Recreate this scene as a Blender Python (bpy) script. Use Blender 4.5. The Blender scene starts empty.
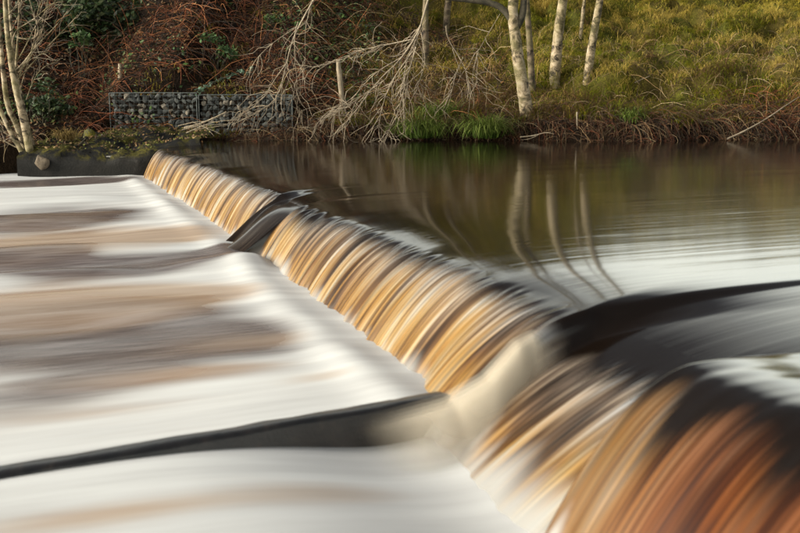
import bpy, math, random
import numpy as np
R = math.radians
random.seed(7)
rng = np.random.default_rng(11)
scene = bpy.context.scene
COL = scene.collection

# ------------------------------------------------------------------ camera, sky, sun, exposure
CAM_Z = 1.1
PITCH = math.atan(181.5 / 1000.0)
cam_d = bpy.data.cameras.new('camera')
cam = bpy.data.objects.new('camera', cam_d)
COL.objects.link(cam)
cam.location = (0, 0, CAM_Z)
cam.rotation_euler = (math.pi / 2 - PITCH, 0, 0)
cam_d.sensor_width = 36.0
cam_d.lens = 45.0
cam_d.clip_start = 0.1
cam_d.clip_end = 500
cam_d.dof.use_dof = True
cam_d.dof.focus_distance = 17.5
cam_d.dof.aperture_fstop = 2.4
scene.camera = cam

SUN_EL, SUN_AZ = 29.0, -104.0         # azimuth clockwise from +Y; a veiled sun on the left
w = bpy.data.worlds.new('World')
scene.world = w
w.use_nodes = True
nt = w.node_tree
sky = nt.nodes.new('ShaderNodeTexSky')
sky.sky_type = 'NISHITA'
sky.sun_disc = False
sky.sun_elevation = R(SUN_EL)
sky.sun_rotation = R(SUN_AZ)
sky.air_density = 1.0
sky.dust_density = 6.0
sky.ozone_density = 0.6
bg = nt.nodes['Background']
bg.inputs['Strength'].default_value = 0.15
# thin overcast: the sky's colour is washed towards white, with soft cloud streaks
hs = nt.nodes.new('ShaderNodeHueSaturation')
hs.inputs['Saturation'].default_value = 0.22
nt.links.new(sky.outputs[0], hs.inputs['Color'])
tcw = nt.nodes.new('ShaderNodeTexCoord')
mpw = nt.nodes.new('ShaderNodeMapping')
mpw.inputs['Scale'].default_value = (1.0, 1.0, 3.0)
nt.links.new(tcw.outputs['Generated'], mpw.inputs['Vector'])
cl = nt.nodes.new('ShaderNodeTexNoise')
cl.inputs['Scale'].default_value = 2.2
cl.inputs['Detail'].default_value = 5
nt.links.new(mpw.outputs[0], cl.inputs['Vector'])
cr = nt.nodes.new('ShaderNodeValToRGB')
cr.color_ramp.elements[0].position = 0.3
cr.color_ramp.elements[0].color = (0.80, 0.84, 0.86, 1)
cr.color_ramp.elements[1].position = 0.7
cr.color_ramp.elements[1].color = (1.25, 1.25, 1.16, 1)
nt.links.new(cl.outputs['Fac'], cr.inputs[0])
mw = nt.nodes.new('ShaderNodeMix')
mw.data_type = 'RGBA'
mw.blend_type = 'MULTIPLY'
mw.inputs[0].default_value = 1.0
nt.links.new(hs.outputs[0], mw.inputs[6])
nt.links.new(cr.outputs[0], mw.inputs[7])
# added gradient: sky brightened low down for the water's reflection, darkened overhead
sxw = nt.nodes.new('ShaderNodeSeparateXYZ')
nt.links.new(tcw.outputs['Generated'], sxw.inputs[0])
cz = nt.nodes.new('ShaderNodeValToRGB')
cz.color_ramp.elements[0].position = 0.20
cz.color_ramp.elements[0].color = (5.0, 4.85, 4.3, 1)
cz.color_ramp.elements[1].position = 0.48
cz.color_ramp.elements[1].color = (0.46, 0.48, 0.51, 1)
nt.links.new(sxw.outputs[2], cz.inputs[0])
mz = nt.nodes.new('ShaderNodeMix')
mz.data_type = 'RGBA'
mz.blend_type = 'MULTIPLY'
mz.inputs[0].default_value = 1.0
nt.links.new(mw.outputs[2], mz.inputs[6])
nt.links.new(cz.outputs[0], mz.inputs[7])
nt.links.new(mz.outputs[2], bg.inputs['Color'])

sun_d = bpy.data.lights.new('sun', 'SUN')
sun = bpy.data.objects.new('sun', sun_d)
COL.objects.link(sun)
sun_d.energy = 1.5
sun_d.angle = R(9.0)
sun_d.color = (1.0, 0.93, 0.82)
az = R(SUN_AZ)
el = R(SUN_EL)
sdir = np.array([math.sin(az) * math.cos(el), math.cos(az) * math.cos(el), math.sin(el)])
sun.rotation_euler = (math.pi / 2 - el, 0, math.pi - az)
sun.location = (0, -5, 20)
scene.view_settings.view_transform = 'Standard'
scene.view_settings.look = 'None'
scene.view_settings.exposure = 0.26
scene.view_settings.gamma = 1.0
scene.cycles.use_denoising = True
scene.cycles.transparent_max_bounces = 32

# ------------------------------------------------------------------ helpers
_f = np.array([0, math.cos(PITCH), -math.sin(PITCH)])
_u = np.array([0, math.sin(PITCH), math.cos(PITCH)])
_r = np.array([1.0, 0, 0])
C0 = np.array([0.0, 0.0, CAM_Z])


def ray(px, py):
    d = _f + _r * (px - 400) / 1000.0 + _u * (266.5 - py) / 1000.0
    return d


def at_z(px, py, z):
    d = ray(px, py)
    return C0 + d * ((z - CAM_Z) / d[2])


def at_y(px, py, y):
    d = ray(px, py)
    return C0 + d * (y / d[1])


def smooth(a, b, x):
    t = np.clip((np.asarray(x, float) - a) / (b - a), 0, 1)
    return t * t * (3 - 2 * t)


def _hash(ix, iy, seed):
    n = (ix.astype(np.int64) * 374761393 + iy.astype(np.int64) * 668265263 + seed * 974634777) & 0x7fffffff
    n = (n ^ (n >> 13)) * 1274126177 & 0x7fffffff
    n = n ^ (n >> 16)
    return (n & 0xffff) / 65535.0


def vnoise(x, y, seed=0):
    x, y = np.broadcast_arrays(np.asarray(x, float), np.asarray(y, float))
    ix, iy = np.floor(x), np.floor(y)
    fx, fy = x - ix, y - iy
    fx = fx * fx * (3 - 2 * fx)
    fy = fy * fy * (3 - 2 * fy)
    a = _hash(ix, iy, seed); b = _hash(ix + 1, iy, seed)
    c = _hash(ix, iy + 1, seed); d = _hash(ix + 1, iy + 1, seed)
    return (a * (1 - fx) + b * fx) * (1 - fy) + (c * (1 - fx) + d * fx) * fy


def fbm(x, y, seed=0, oct=4, gain=0.5):
    s = 0; a = 1.0; tot = 0
    x = np.asarray(x, float); y = np.asarray(y, float)
    for k in range(oct):
        s = s + a * vnoise(x * 2 ** k, y * 2 ** k, seed + k * 17)
        tot += a
        a *= gain
    return s / tot


def link(name, me, mat, parent=None, smoothed=True):
    o = bpy.data.objects.new(name, me)
    COL.objects.link(o)
    if mat is not None and not me.materials:
        me.materials.append(mat)
    if parent is not None:
        o.parent = parent
    return o


def mesh(name, V, F, attrs=None, smoothed=True):
    V = np.asarray(V, np.float32).reshape(-1, 3)
    F = np.asarray(F, np.int32)
    k = F.shape[1]
    me = bpy.data.meshes.new(name)
    me.vertices.add(len(V))
    me.vertices.foreach_set('co', V.ravel())
    me.loops.add(F.size)
    me.loops.foreach_set('vertex_index', F.ravel())
    me.polygons.add(len(F))
    me.polygons.foreach_set('loop_start', np.arange(0, F.size, k, dtype=np.int32))
    me.polygons.foreach_set('loop_total', np.full(len(F), k, np.int32))
    me.polygons.foreach_set('use_smooth', np.full(len(F), smoothed))
    me.update(calc_edges=True)
    for an, av in (attrs or {}).items():
        av = np.asarray(av, np.float32)
        if av.ndim == 1:
            a = me.attributes.new(an, 'FLOAT', 'POINT')
            a.data.foreach_set('value', av)
        elif av.shape[1] == 2:
            a = me.attributes.new(an, 'FLOAT2', 'POINT')
            a.data.foreach_set('vector', av.ravel())
        else:
            a = me.attributes.new(an, 'FLOAT_COLOR', 'POINT')
            if av.shape[1] == 3:
                av = np.concatenate([av, np.ones((len(av), 1), np.float32)], 1)
            a.data.foreach_set('color', av.ravel())
    return me


def add(name, V, F, mat, parent=None, attrs=None, smoothed=True):
    return link(name, mesh(name, V, F, attrs, smoothed), mat, parent)


def tag(o, label=None, cat=None, group=None, kind=None):
    if label: o['label'] = label
    if cat: o['category'] = cat
    if group: o['group'] = group
    if kind: o['kind'] = kind
    return o


def empty(name, loc, label, cat, group=None):
    o = bpy.data.objects.new(name, None)
    COL.objects.link(o)
    o.location = [float(v) for v in loc]
    o.empty_display_size = 0.1
    return tag(o, label, cat, group)


def grid_faces(n, m):
    i = np.arange(n - 1)[:, None] * m + np.arange(m - 1)[None, :]
    return np.stack([i, i + m, i + m + 1, i + 1], -1).reshape(-1, 4)


def tubes(P, Rad, sides=4):
    """P (N,K,3) polylines, Rad (N,K) radii -> verts, quad faces"""
    P = np.asarray(P, float)
    N, K, _ = P.shape
    T = np.gradient(P, axis=1)
    T /= np.linalg.norm(T, axis=2, keepdims=True) + 1e-9
    ref = np.zeros_like(T); ref[..., 0] = 0.31; ref[..., 1] = 0.85; ref[..., 2] = 0.42
    A = np.cross(T, ref); A /= np.linalg.norm(A, axis=2, keepdims=True) + 1e-9
    B = np.cross(T, A)
    an = np.arange(sides) * 2 * math.pi / sides
    V = P[:, :, None, :] + Rad[:, :, None, None] * (A[:, :, None, :] * np.cos(an)[None, None, :, None] + B[:, :, None, :] * np.sin(an)[None, None, :, None])
    base = (np.arange(N)[:, None, None] * K + np.arange(K - 1)[None, :, None]) * sides
    j = np.arange(sides)[None, None, :]
    jn = (j + 1) % sides
    F = np.stack(np.broadcast_arrays(base + j, base + jn, base + sides + jn, base + sides + j), -1).reshape(-1, 4)
    return V.reshape(-1, 3), F


def resample(pl, K):
    pl = np.asarray(pl, float)
    # Catmull-Rom-like smoothing then arc-length resample
    for _ in range(2):
        if len(pl) > 2:
            q = [pl[0]]
            for a, b in zip(pl[:-1], pl[1:]):
                q.append(a * 0.75 + b * 0.25); q.append(a * 0.25 + b * 0.75)
            q.append(pl[-1]); pl = np.array(q)
    d = np.r_[0, np.cumsum(np.linalg.norm(np.diff(pl, axis=0), axis=1))]
    t = np.linspace(0, d[-1], K)
    return np.stack([np.interp(t, d, pl[:, i]) for i in range(3)], 1)


# ------------------------------------------------------------------ materials
def new_mat(name):
    m = bpy.data.materials.new(name)
    m.use_nodes = True
    t = m.node_tree
    b = t.nodes['Principled BSDF']
    return m, t, b


def N(t, kind, **kw):
    n = t.nodes.new('ShaderNode' + kind)
    for k, v in kw.items():
        setattr(n, k, v)
    return n


def ramp(t, src, stops):
    r = N(t, 'ValToRGB')
    e = r.color_ramp.elements
    while len(e) < len(stops): e.new(0.5)
    for k, (p, c) in enumerate(stops):
        e[k].position = p
        e[k].color = (*c, 1) if len(c) == 3 else c
    t.links.new(src, r.inputs[0])
    return r.outputs[0]


def noise(t, vec, scale, detail=4, rough=0.55, dist=0.0):
    n = N(t, 'TexNoise')
    n.inputs['Scale'].default_value = scale
    n.inputs['Detail'].default_value = detail
    n.inputs['Roughness'].default_value = rough
    n.inputs['Distortion'].default_value = dist
    if vec is not None: t.links.new(vec, n.inputs['Vector'])
    return n.outputs['Fac']


def mapping(t, src, scale=(1, 1, 1), loc=(0, 0, 0)):
    m = N(t, 'Mapping')
    m.inputs['Scale'].default_value = scale
    m.inputs['Location'].default_value = loc
    t.links.new(src, m.inputs['Vector'])
    return m.outputs[0]


def mixc(t, fac, a, b, mode='MIX'):
    m = N(t, 'Mix', data_type='RGBA', blend_type=mode)
    for s, v in ((0, fac), (6, a), (7, b)):
        if hasattr(v, 'is_output'): t.links.new(v, m.inputs[s])
        elif isinstance(v, (int, float)): m.inputs[s].default_value = v
        else: m.inputs[s].default_value = (*v, 1)
    return m.outputs[2]


def math_n(t, op, a, b=None, clamp=False):
    m = N(t, 'Math', operation=op, use_clamp=clamp)
    for s, v in ((0, a), (1, b)):
        if v is None: continue
        if hasattr(v, 'is_output'): t.links.new(v, m.inputs[s])
        else: m.inputs[s].default_value = v
    return m.outputs[0]


def attr(t, name, out='Fac'):
    a = N(t, 'Attribute', attribute_name=name)
    return a.outputs[out]


def bump(t, b, h, strength, dist=0.02):
    n = N(t, 'Bump')
    n.inputs['Strength'].default_value = strength
    n.inputs['Distance'].default_value = dist
    t.links.new(h, n.inputs['Height'])
    t.links.new(n.outputs[0], b.inputs['Normal'])


def mat_noise(name, stops, scale, rough=0.85, bstr=0.4, bdist=0.02, stretch=(1, 1, 1), spec=0.3, fine=6.0):
    m, t, b = new_mat(name)
    tc = N(t, 'TexCoord').outputs['Object']
    v = mapping(t, tc, stretch)
    n1 = noise(t, v, scale, 6, 0.6, 0.3)
    n2 = noise(t, v, scale * fine, 4, 0.6)
    c = ramp(t, n1, stops)
    c = mixc(t, 0.5, c, ramp(t, n2, [(0.3, (0.35, 0.35, 0.35)), (0.7, (1, 1, 1))]), 'MULTIPLY')
    t.links.new(c, b.inputs['Base Color'])
    b.inputs['Roughness'].default_value = rough
    b.inputs['Specular IOR Level'].default_value = spec
    h = math_n(t, 'ADD', n1, n2)
    bump(t, b, h, bstr, bdist)
    return m


def mat_attr(name, rough=0.75, transl=0.0, spec=0.25, nscale=3.0):
    """colour comes from the point attribute Col, varied by a noise"""
    m, t, b = new_mat(name)
    c = attr(t, 'Col', 'Color')
    g = N(t, 'NewGeometry').outputs['Position']
    n = noise(t, g, nscale, 3)
    c = mixc(t, 1.0, c, ramp(t, n, [(0.25, (0.6, 0.6, 0.6)), (0.75, (1.25, 1.25, 1.25))]), 'MULTIPLY')
    t.links.new(c, b.inputs['Base Color'])
    b.inputs['Roughness'].default_value = rough
    b.inputs['Specular IOR Level'].default_value = spec
    if transl > 0:
        tr = N(t, 'BsdfTranslucent')
        t.links.new(c, tr.inputs['Color'])
        mx = N(t, 'MixShader'); mx.inputs[0].default_value = transl
        t.links.new(b.outputs[0], mx.inputs[1]); t.links.new(tr.outputs[0], mx.inputs[2])
        out = t.nodes['Material Output']
        t.links.new(mx.outputs[0], out.inputs['Surface'])
    return m


# --- river water above the weir: dark peaty water, streaked along the flow
DARK_WATER = (0.005, 0.003, 0.002)


def water_material(name, kind):
    m, t, b = new_mat(name)
    st = attr(t, 'flow', 'Vector')           # x = along the weir, y = along the flow (metres)
    amber = attr(t, 'amber')
    foam = attr(t, 'foam')
    if kind == 'river':
        v1 = mapping(t, st, (9.0, 0.35, 1))
        v2 = mapping(t, st, (38.0, 0.9, 1))
        n1 = noise(t, v1, 1.0, 3, 0.5)
        n2 = noise(t, v2, 1.0, 2, 0.5)
        b.inputs['Base Color'].default_value = (*DARK_WATER, 1)
        b.inputs['Roughness'].default_value = 0.09
        b.inputs['IOR'].default_value = 1.39
        b.inputs['Specular IOR Level'].default_value = 0.5
        h = math_n(t, 'ADD', n1, math_n(t, 'MULTIPLY', n2, 0.22))
        bump(t, b, h, 0.13, 0.015)
    elif kind == 'fall':
        v1 = mapping(t, st, (13.0, 0.9, 1))
        v2 = mapping(t, st, (55.0, 1.0, 1), (3, 1, 0))
        v3 = mapping(t, st, (3.6, 1.1, 1), (7, 2, 0))
        n1 = noise(t, v1, 1.0, 2, 0.5, 0.12)
        n2 = noise(t, v2, 1.0, 2, 0.45, 0.1)
        n3 = noise(t, v3, 1.0, 3, 0.5, 0.3)
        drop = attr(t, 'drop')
        sc = math_n(t, 'ADD', math_n(t, 'MULTIPLY', n1, 0.62), math_n(t, 'MULTIPLY', n3, 0.38))
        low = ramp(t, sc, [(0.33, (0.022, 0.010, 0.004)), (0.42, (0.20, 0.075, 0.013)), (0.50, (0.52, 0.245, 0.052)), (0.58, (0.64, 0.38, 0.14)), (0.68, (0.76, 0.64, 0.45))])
        top = ramp(t, sc, [(0.33, (0.03, 0.02, 0.014)), (0.43, (0.22, 0.15, 0.10)), (0.50, (0.50, 0.37, 0.25)), (0.60, (0.70, 0.64, 0.56))])  # upper falls: silver sheen of the reflected sky put into the colour
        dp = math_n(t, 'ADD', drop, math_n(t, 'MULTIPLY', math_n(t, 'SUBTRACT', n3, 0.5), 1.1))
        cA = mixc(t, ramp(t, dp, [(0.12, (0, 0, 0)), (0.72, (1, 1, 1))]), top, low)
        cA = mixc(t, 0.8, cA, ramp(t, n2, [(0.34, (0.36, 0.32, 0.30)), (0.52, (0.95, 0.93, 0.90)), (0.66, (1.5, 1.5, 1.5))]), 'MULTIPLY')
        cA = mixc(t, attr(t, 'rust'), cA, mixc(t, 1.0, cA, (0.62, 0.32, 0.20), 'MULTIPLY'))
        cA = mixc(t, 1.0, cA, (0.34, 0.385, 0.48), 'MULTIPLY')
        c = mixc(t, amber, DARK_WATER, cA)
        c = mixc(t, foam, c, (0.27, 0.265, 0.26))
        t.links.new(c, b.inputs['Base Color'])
        rg = math_n(t, 'ADD', math_n(t, 'MULTIPLY', amber, 0.30), 0.09)
        rg = math_n(t, 'ADD', rg, math_n(t, 'MULTIPLY', foam, 0.3))
        t.links.new(rg, b.inputs['Roughness'])
        b.inputs['IOR'].default_value = 1.39
        b.inputs['Specular IOR Level'].default_value = 0.5
        h = math_n(t, 'ADD', n1, math_n(t, 'MULTIPLY', n2, 0.35))
        t.links.new(math_n(t, 'SUBTRACT', 0.5, math_n(t, 'MULTIPLY', amber, 0.28)), b.inputs['Specular IOR Level'])
        h = math_n(t, 'MULTIPLY', h, math_n(t, 'ADD', math_n(t, 'MULTIPLY', attr(t, 'rough'), 0.92), 0.08))
        bump(t, b, h, 0.38, 0.02)
    else:
        peach = attr(t, 'peach')
        v1 = mapping(t, st, (5.0, 0.35, 1))
        v2 = mapping(t, st, (26.0, 2.2, 1), (3, 1, 0))
        n1 = noise(t, v1, 1.0, 4, 0.5)
        n2 = noise(t, v2, 1.0, 3, 0.5)
        cF = ramp(t, n1, [(0.25, (0.40, 0.395, 0.40)), (0.7, (0.58, 0.58, 0.58))])
        cP = ramp(t, n1, [(0.25, (0.24, 0.135, 0.07)), (0.7, (0.40, 0.275, 0.175))])
        cD = ramp(t, n2, [(0.3, (0.055, 0.038, 0.036)), (0.7, (0.13, 0.10, 0.095))])
        c = mixc(t, peach, cD, cP)
        fo2 = math_n(t, 'ADD', foam, math_n(t, 'MULTIPLY', math_n(t, 'SUBTRACT', n2, 0.55), 0.22), clamp=True)
        c = mixc(t, fo2, c, cF)
        t.links.new(c, b.inputs['Base Color'])
        t.links.new(ramp(t, foam, [(0.0, (0.22,) * 3), (0.8, (0.6,) * 3)]), b.inputs['Roughness'])
        b.inputs['IOR'].default_value = 1.33
        h = math_n(t, 'ADD', n1, math_n(t, 'MULTIPLY', n2, 0.25))
        bump(t, b, h, 0.12, 0.03)
    return m


M_RIVER = water_material('river_water', 'river')
M_FALL = water_material('falling_water', 'fall')
M_POOL = water_material('foaming_pool', 'pool')

M_SOIL = mat_noise('bank_soil', [(0.3, (0.008, 0.006, 0.004)), (0.55, (0.022, 0.014, 0.008)), (0.75, (0.05, 0.033, 0.018))], 3.0, 0.95, 0.6, 0.05)
M_BED = mat_noise('river_bed', [(0.3, (0.02, 0.014, 0.008)), (0.7, (0.06, 0.04, 0.02))], 2.0)
M_CONC = mat_noise('wet_dark_concrete', [(0.3, (0.018, 0.017, 0.016)), (0.55, (0.05, 0.046, 0.042)), (0.8, (0.13, 0.115, 0.10))], 5.0, 0.35, 0.7, 0.02, spec=0.6)
M_BEAM = mat_noise('wet_black_timber', [(0.3, (0.006, 0.006, 0.007)), (0.6, (0.016, 0.014, 0.014)), (0.85, (0.06, 0.04, 0.03))], 5.0, 0.28, 0.5, 0.006, (3, 1, 3), spec=0.6)
M_STONE = [mat_noise('gabion_stone_grey', [(0.3, (0.05, 0.052, 0.052)), (0.7, (0.17, 0.175, 0.165))], 9, 0.85, 0.5, 0.01),
           mat_noise('gabion_stone_dark', [(0.3, (0.03, 0.032, 0.033)), (0.7, (0.11, 0.112, 0.108))], 9, 0.85, 0.5, 0.01),
           mat_noise('gabion_stone_tan', [(0.3, (0.14, 0.115, 0.09)), (0.7, (0.34, 0.29, 0.23))], 9, 0.85, 0.5, 0.01)]
M_PALE = mat_noise('pale_rock', [(0.3, (0.09, 0.088, 0.08)), (0.65, (0.26, 0.25, 0.23))], 7, 0.8, 0.5, 0.02)
M_TANROCK = mat_noise('tan_rock', [(0.3, (0.06, 0.045, 0.03)), (0.65, (0.20, 0.155, 0.11))], 9, 0.8, 0.6, 0.02)
M_WIRE = mat_noise('galvanised_wire', [(0.3, (0.06, 0.07, 0.068)), (0.7, (0.16, 0.18, 0.175))], 20, 0.5, 0.1, 0.005)
M_POST = mat_noise('weathered_post', [(0.3, (0.16, 0.125, 0.09)), (0.7, (0.42, 0.34, 0.24))], 4, 0.9, 0.6, 0.01, (6, 6, 1))
M_GREYTWIG = mat_noise('grey_twig', [(0.3, (0.13, 0.10, 0.07)), (0.7, (0.36, 0.29, 0.21))], 6, 0.8, 0.3, 0.005)
M_DARKBARK = mat_noise('dark_bark', [(0.3, (0.02, 0.018, 0.012)), (0.7, (0.09, 0.075, 0.05))], 7, 0.9, 0.8, 0.02)
M_PLANT = mat_attr('leaf_blades', 0.6, 0.45)
M_CANE = mat_attr('dead_canes', 0.8, 0.0)
M_LITTER = mat_attr('leaf_litter', 0.8, 0.0)
M_LEAF = mat_attr('glossy_leaf', 0.58, 0.15, 0.25)


def ground_material():
    m, t, b = new_mat('grassy_bank_soil')
    c = attr(t, 'Col', 'Color')
    g = N(t, 'NewGeometry').outputs['Position']
    n1 = noise(t, g, 2.2, 6, 0.65)
    n2 = noise(t, g, 22.0, 4, 0.6)
    c = mixc(t, 1.0, c, ramp(t, n1, [(0.3, (0.45, 0.42, 0.40)), (0.7, (1.4, 1.35, 1.2))]), 'MULTIPLY')
    c = mixc(t, 0.8, c, ramp(t, n2, [(0.3, (0.4, 0.4, 0.4)), (0.7, (1.3, 1.3, 1.3))]), 'MULTIPLY')
    t.links.new(c, b.inputs['Base Color'])
    b.inputs['Roughness'].default_value = 0.95
    b.inputs['Specular IOR Level'].default_value = 0.1
    bump(t, b, math_n(t, 'ADD', n1, n2), 0.8, 0.06)
    return m


M_GROUND = ground_material()


def birch_material(name, light, tint):
    m, t, b = new_mat(name)
    tc = N(t, 'TexCoord').outputs['Object']
    v = mapping(t, tc, (3.2, 3.2, 3.6))
    n1 = noise(t, v, 1.5, 6, 0.7, 0.8)
    v2 = mapping(t, tc, (5, 5, 15))
    n2 = noise(t, v2, 1.0, 4, 0.6, 0.3)
    n3 = noise(t, tc, 2.0, 4, 0.6)
    c = ramp(t, n1, [(0.41, (0.016, 0.012, 0.009)), (0.47, tuple(0.45 * x for x in tint)), (0.53, tint), (0.75, light)])
    c = mixc(t, 0.7, c, ramp(t, n2, [(0.30, (0.25, 0.22, 0.18)), (0.40, (1, 1, 1))]), 'MULTIPLY')
    c = mixc(t, math_n(t, 'MULTIPLY', ramp(t, n3, [(0.42, (0, 0, 0)), (0.62, (1, 1, 1))]), 0.6), c, (0.15, 0.13, 0.055))
    t.links.new(c, b.inputs['Base Color'])
    b.inputs['Roughness'].default_value = 0.8
    b.inputs['Specular IOR Level'].default_value = 0.2
    bump(t, b, math_n(t, 'ADD', n1, n2), 0.7, 0.02)
    return m


M_BIRCH = birch_material('birch_bark', (0.50, 0.43, 0.34), (0.26, 0.20, 0.13))
M_BIRCH_DULL = birch_material('dull_birch_bark', (0.19, 0.15, 0.10), (0.11, 0.08, 0.055))


def moss_material():
    m, t, b = new_mat('mossy_wet_concrete')
    tc = N(t, 'TexCoord').outputs['Object']
    nrm = N(t, 'NewGeometry').outputs['Normal']
    sx = N(t, 'SeparateXYZ'); t.links.new(nrm, sx.inputs[0])
    n1 = noise(t, tc, 2.2, 6, 0.65, 0.4)
    n2 = noise(t, tc, 26, 4, 0.6)
    cc = ramp(t, n1, [(0.3, (0.004, 0.004, 0.004)), (0.6, (0.012, 0.011, 0.010)), (0.8, (0.05, 0.047, 0.044))])
    cm = ramp(t, n2, [(0.3, (0.008, 0.009, 0.003)), (0.7, (0.085, 0.072, 0.014))])
    up = math_n(t, 'MULTIPLY', ramp(t, sx.outputs[2], [(0.45, (0, 0, 0)), (0.85, (1, 1, 1))]), ramp(t, n1, [(0.46, (0, 0, 0)), (0.54, (1, 1, 1))]))
    t.links.new(mixc(t, up, cc, cm), b.inputs['Base Color'])
    t.links.new(ramp(t, up, [(0, (0.65,) * 3), (1, (0.95,) * 3)]), b.inputs['Roughness'])
    b.inputs['Specular IOR Level'].default_value = 0.12
    bump(t, b, math_n(t, 'ADD', n1, n2), 0.4, 0.02)
    return m


M_MOSS = moss_material()

# ------------------------------------------------------------------ weir frame: s along the weir, t downstream
W0 = np.array([1.52, 3.80])
WU = np.array([-0.3713, 0.9285])     # up along the weir, towards the far bank
WD = np.array([-0.9285, -0.3713])    # downstream


def st_xy(s, t):
    s = np.asarray(s, float); t = np.asarray(t, float)
    return W0[0] + s * WU[0] + t * WD[0], W0[1] + s * WU[1] + t * WD[1]


def xy_st(x, y):
    dx, dy = np.asarray(x, float) - W0[0], np.asarray(y, float) - W0[1]
    return dx * WU[0] + dy * WU[1], dx * WD[0] + dy * WD[1]


# ------------------------------------------------------------------ terrain
def edge_y(x):
    x = np.asarray(x, float)
    e = 20.3 + 0.25 * np.sin(x * 0.9 + 1) + 0.35 * (vnoise(x * 0.8, x * 0 + 3.3, 5) - 0.5) + 0.012 * x
    left = 19.1 + 0.2 * np.sin(x * 1.7)
    k = smooth(-4.0, -4.9, x)
    e = e * (1 - k) + left * k
    far = smooth(-7.0, -10.0, x)
    return e - far * 1.0


def terrain(x, y):
    x = np.asarray(x, float); y = np.asarray(y, float)
    d = y - edge_y(x)
    left = smooth(2.0, -3.5, x)
    # right: low earth edge, short steeper bank, then an easy meadow slope ; left: steep wooded bank
    lip = 0.36 + 0.12 * (vnoise(x * 1.3, y * 0.7, 9) - 0.5)
    zr = lip * smooth(0.0, 0.22, d) + 0.30 * np.clip(d - .2, 0, 3.5) + 0.165 * np.clip(d - 3.7, 0, 5) + (0.23 + 0.34 * smooth(12.0, 1.0, x)) * np.clip(d - 8.7, 0, 19) + 0.02 * np.clip(d - 27.7, 0, 60)
    zl = 0.22 * smooth(0, 0.3, d) + 0.10 * np.clip(d - 0.3, 0, 1.5) + 0.62 * np.clip(d - 2.2, 0, 9.0) + 0.25 * np.clip(d - 11.2, 0, 20)
    zl = zl + 0.72 * smooth(21.2, 21.7, y) * smooth(-6.6, -5.9, x) * smooth(-1.5, -2.4, x)
    zl = zl * smooth(19.0, 21.2, y) + 0.0
    zl = zl * (1 - smooth(-6.5, -6.0, x) * smooth(-1.9, -2.3, x) * smooth(21.75, 21.3, y) * 0.85)
    z = zr * (1 - left) + zl * left
    bumps = 0.30 * (fbm(x * 0.55, y * 0.55, 21, 3) - 0.5) + 0.22 * (fbm(x * 1.9, y * 1.9, 22, 3) - 0.5) * (1 - 0.4 * left)
    z = z + bumps * smooth(0.3, 1.5, d)
    # tussocky terraces on the meadow
    z = z + (1 - left) * smooth(.8, 2.5, d) * (0.23 * (smooth(.25, .75, vnoise(x * 1.25 + 0.3 * np.sin(y), y * 1.4, 41)) - 0.5) * 2 + 0.13 * (smooth(.25, .75, vnoise(x * 2.9, y * 3.1, 43)) - 0.5) * 2)
    z = z - 0.35 * smooth(-7.2, -6.9, x) * smooth(-3.4, -3.8, x) * smooth(20.6, 20.2, y)
    dn = np.clip(-d, 0, 10)
    z = z - 1.4 * smooth(0.0, 0.5, dn) - 0.2 * smooth(0.5, 6, dn)
    return z


def terr_hit(px, py):
    d = ray(px, py)
    for yy in np.arange(18.0, 60, 0.05):
        p = C0 + d * (yy / d[1])
        if p[2] < terrain(p[0], p[1]):
            return p
    return C0 + d * (30 / d[1])


xs = np.r_[np.linspace(-45, -13, 50)[:-1], np.linspace(-13, 20, 400), np.linspace(20, 60, 50)[1:]]
ys = np.r_[np.linspace(14, 18.2, 12)[:-1], np.linspace(18.2, 26, 170), np.linspace(26, 44, 150)[1:], np.linspace(44, 160, 40)[1:]]
XX, YY = np.meshgrid(xs, ys, indexing='ij')
ZZ = terrain(XX, YY)
DD = YY - edge_y(XX)


def zone_left(x):
    return smooth(1.5, -3.0, x + 0 * x)


gn = fbm(XX * 0.7, YY * 0.7, 61, 4)
lf = smooth(1.0, -2.5, XX + (gn - .5) * 4)
g_green = np.stack([0.055 + 0.04 * gn, 0.06 + 0.03 * gn, 0.012 + 0 * gn], -1)
g_straw = np.stack([0.085 + 0 * gn, 0.068 + 0 * gn, 0.018 + 0 * gn], -1)
g_brown = np.stack([0.016 + 0 * gn, 0.010 + 0 * gn, 0.006 + 0 * gn], -1)
k1 = smooth(0.42, 0.62, gn)[..., None]
gc = g_green * (1 - k1) + g_straw * k1
bl = np.clip(lf + smooth(1.2, 0.2, DD), 0, 1)[..., None]
gc = gc * (1 - bl) + g_brown * bl
V = np.stack([XX, YY, ZZ], -1)
tag(add('bank_ground', V, grid_faces(*XX.shape), M_GROUND, attrs={'Col': gc.reshape(-1, 3)}), kind='structure')

# river bed under everything so that no place is empty below the water
bx = np.linspace(-60, 70, 30); by = np.linspace(-30, 25, 20)
BX, BY = np.meshgrid(bx, by, indexing='ij')
BZ = -1.75 + 0.1 * fbm(BX * .3, BY * .3, 4, 2)
tag(add('river_bed', np.stack([BX, BY, BZ], -1), grid_faces(30, 20), M_BED), kind='structure')

# ------------------------------------------------------------------ the weir's water
S = np.r_[np.linspace(-14, -3.5, 40)[:-1], np.linspace(-3.5, 2.4, 1100)[:-1], np.linspace(2.4, 8.2, 900)[:-1], np.linspace(8.2, 16.4, 750), np.linspace(16.4, 34, 90)[1:]]
NOTCH1, NOTCH2 = (6.62, 7.45), (0.26, 1.40)


def win(s, a, b, ea, eb):
    return smooth(a - ea, a + ea, s) * smooth(b + eb, b - eb, s)


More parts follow.
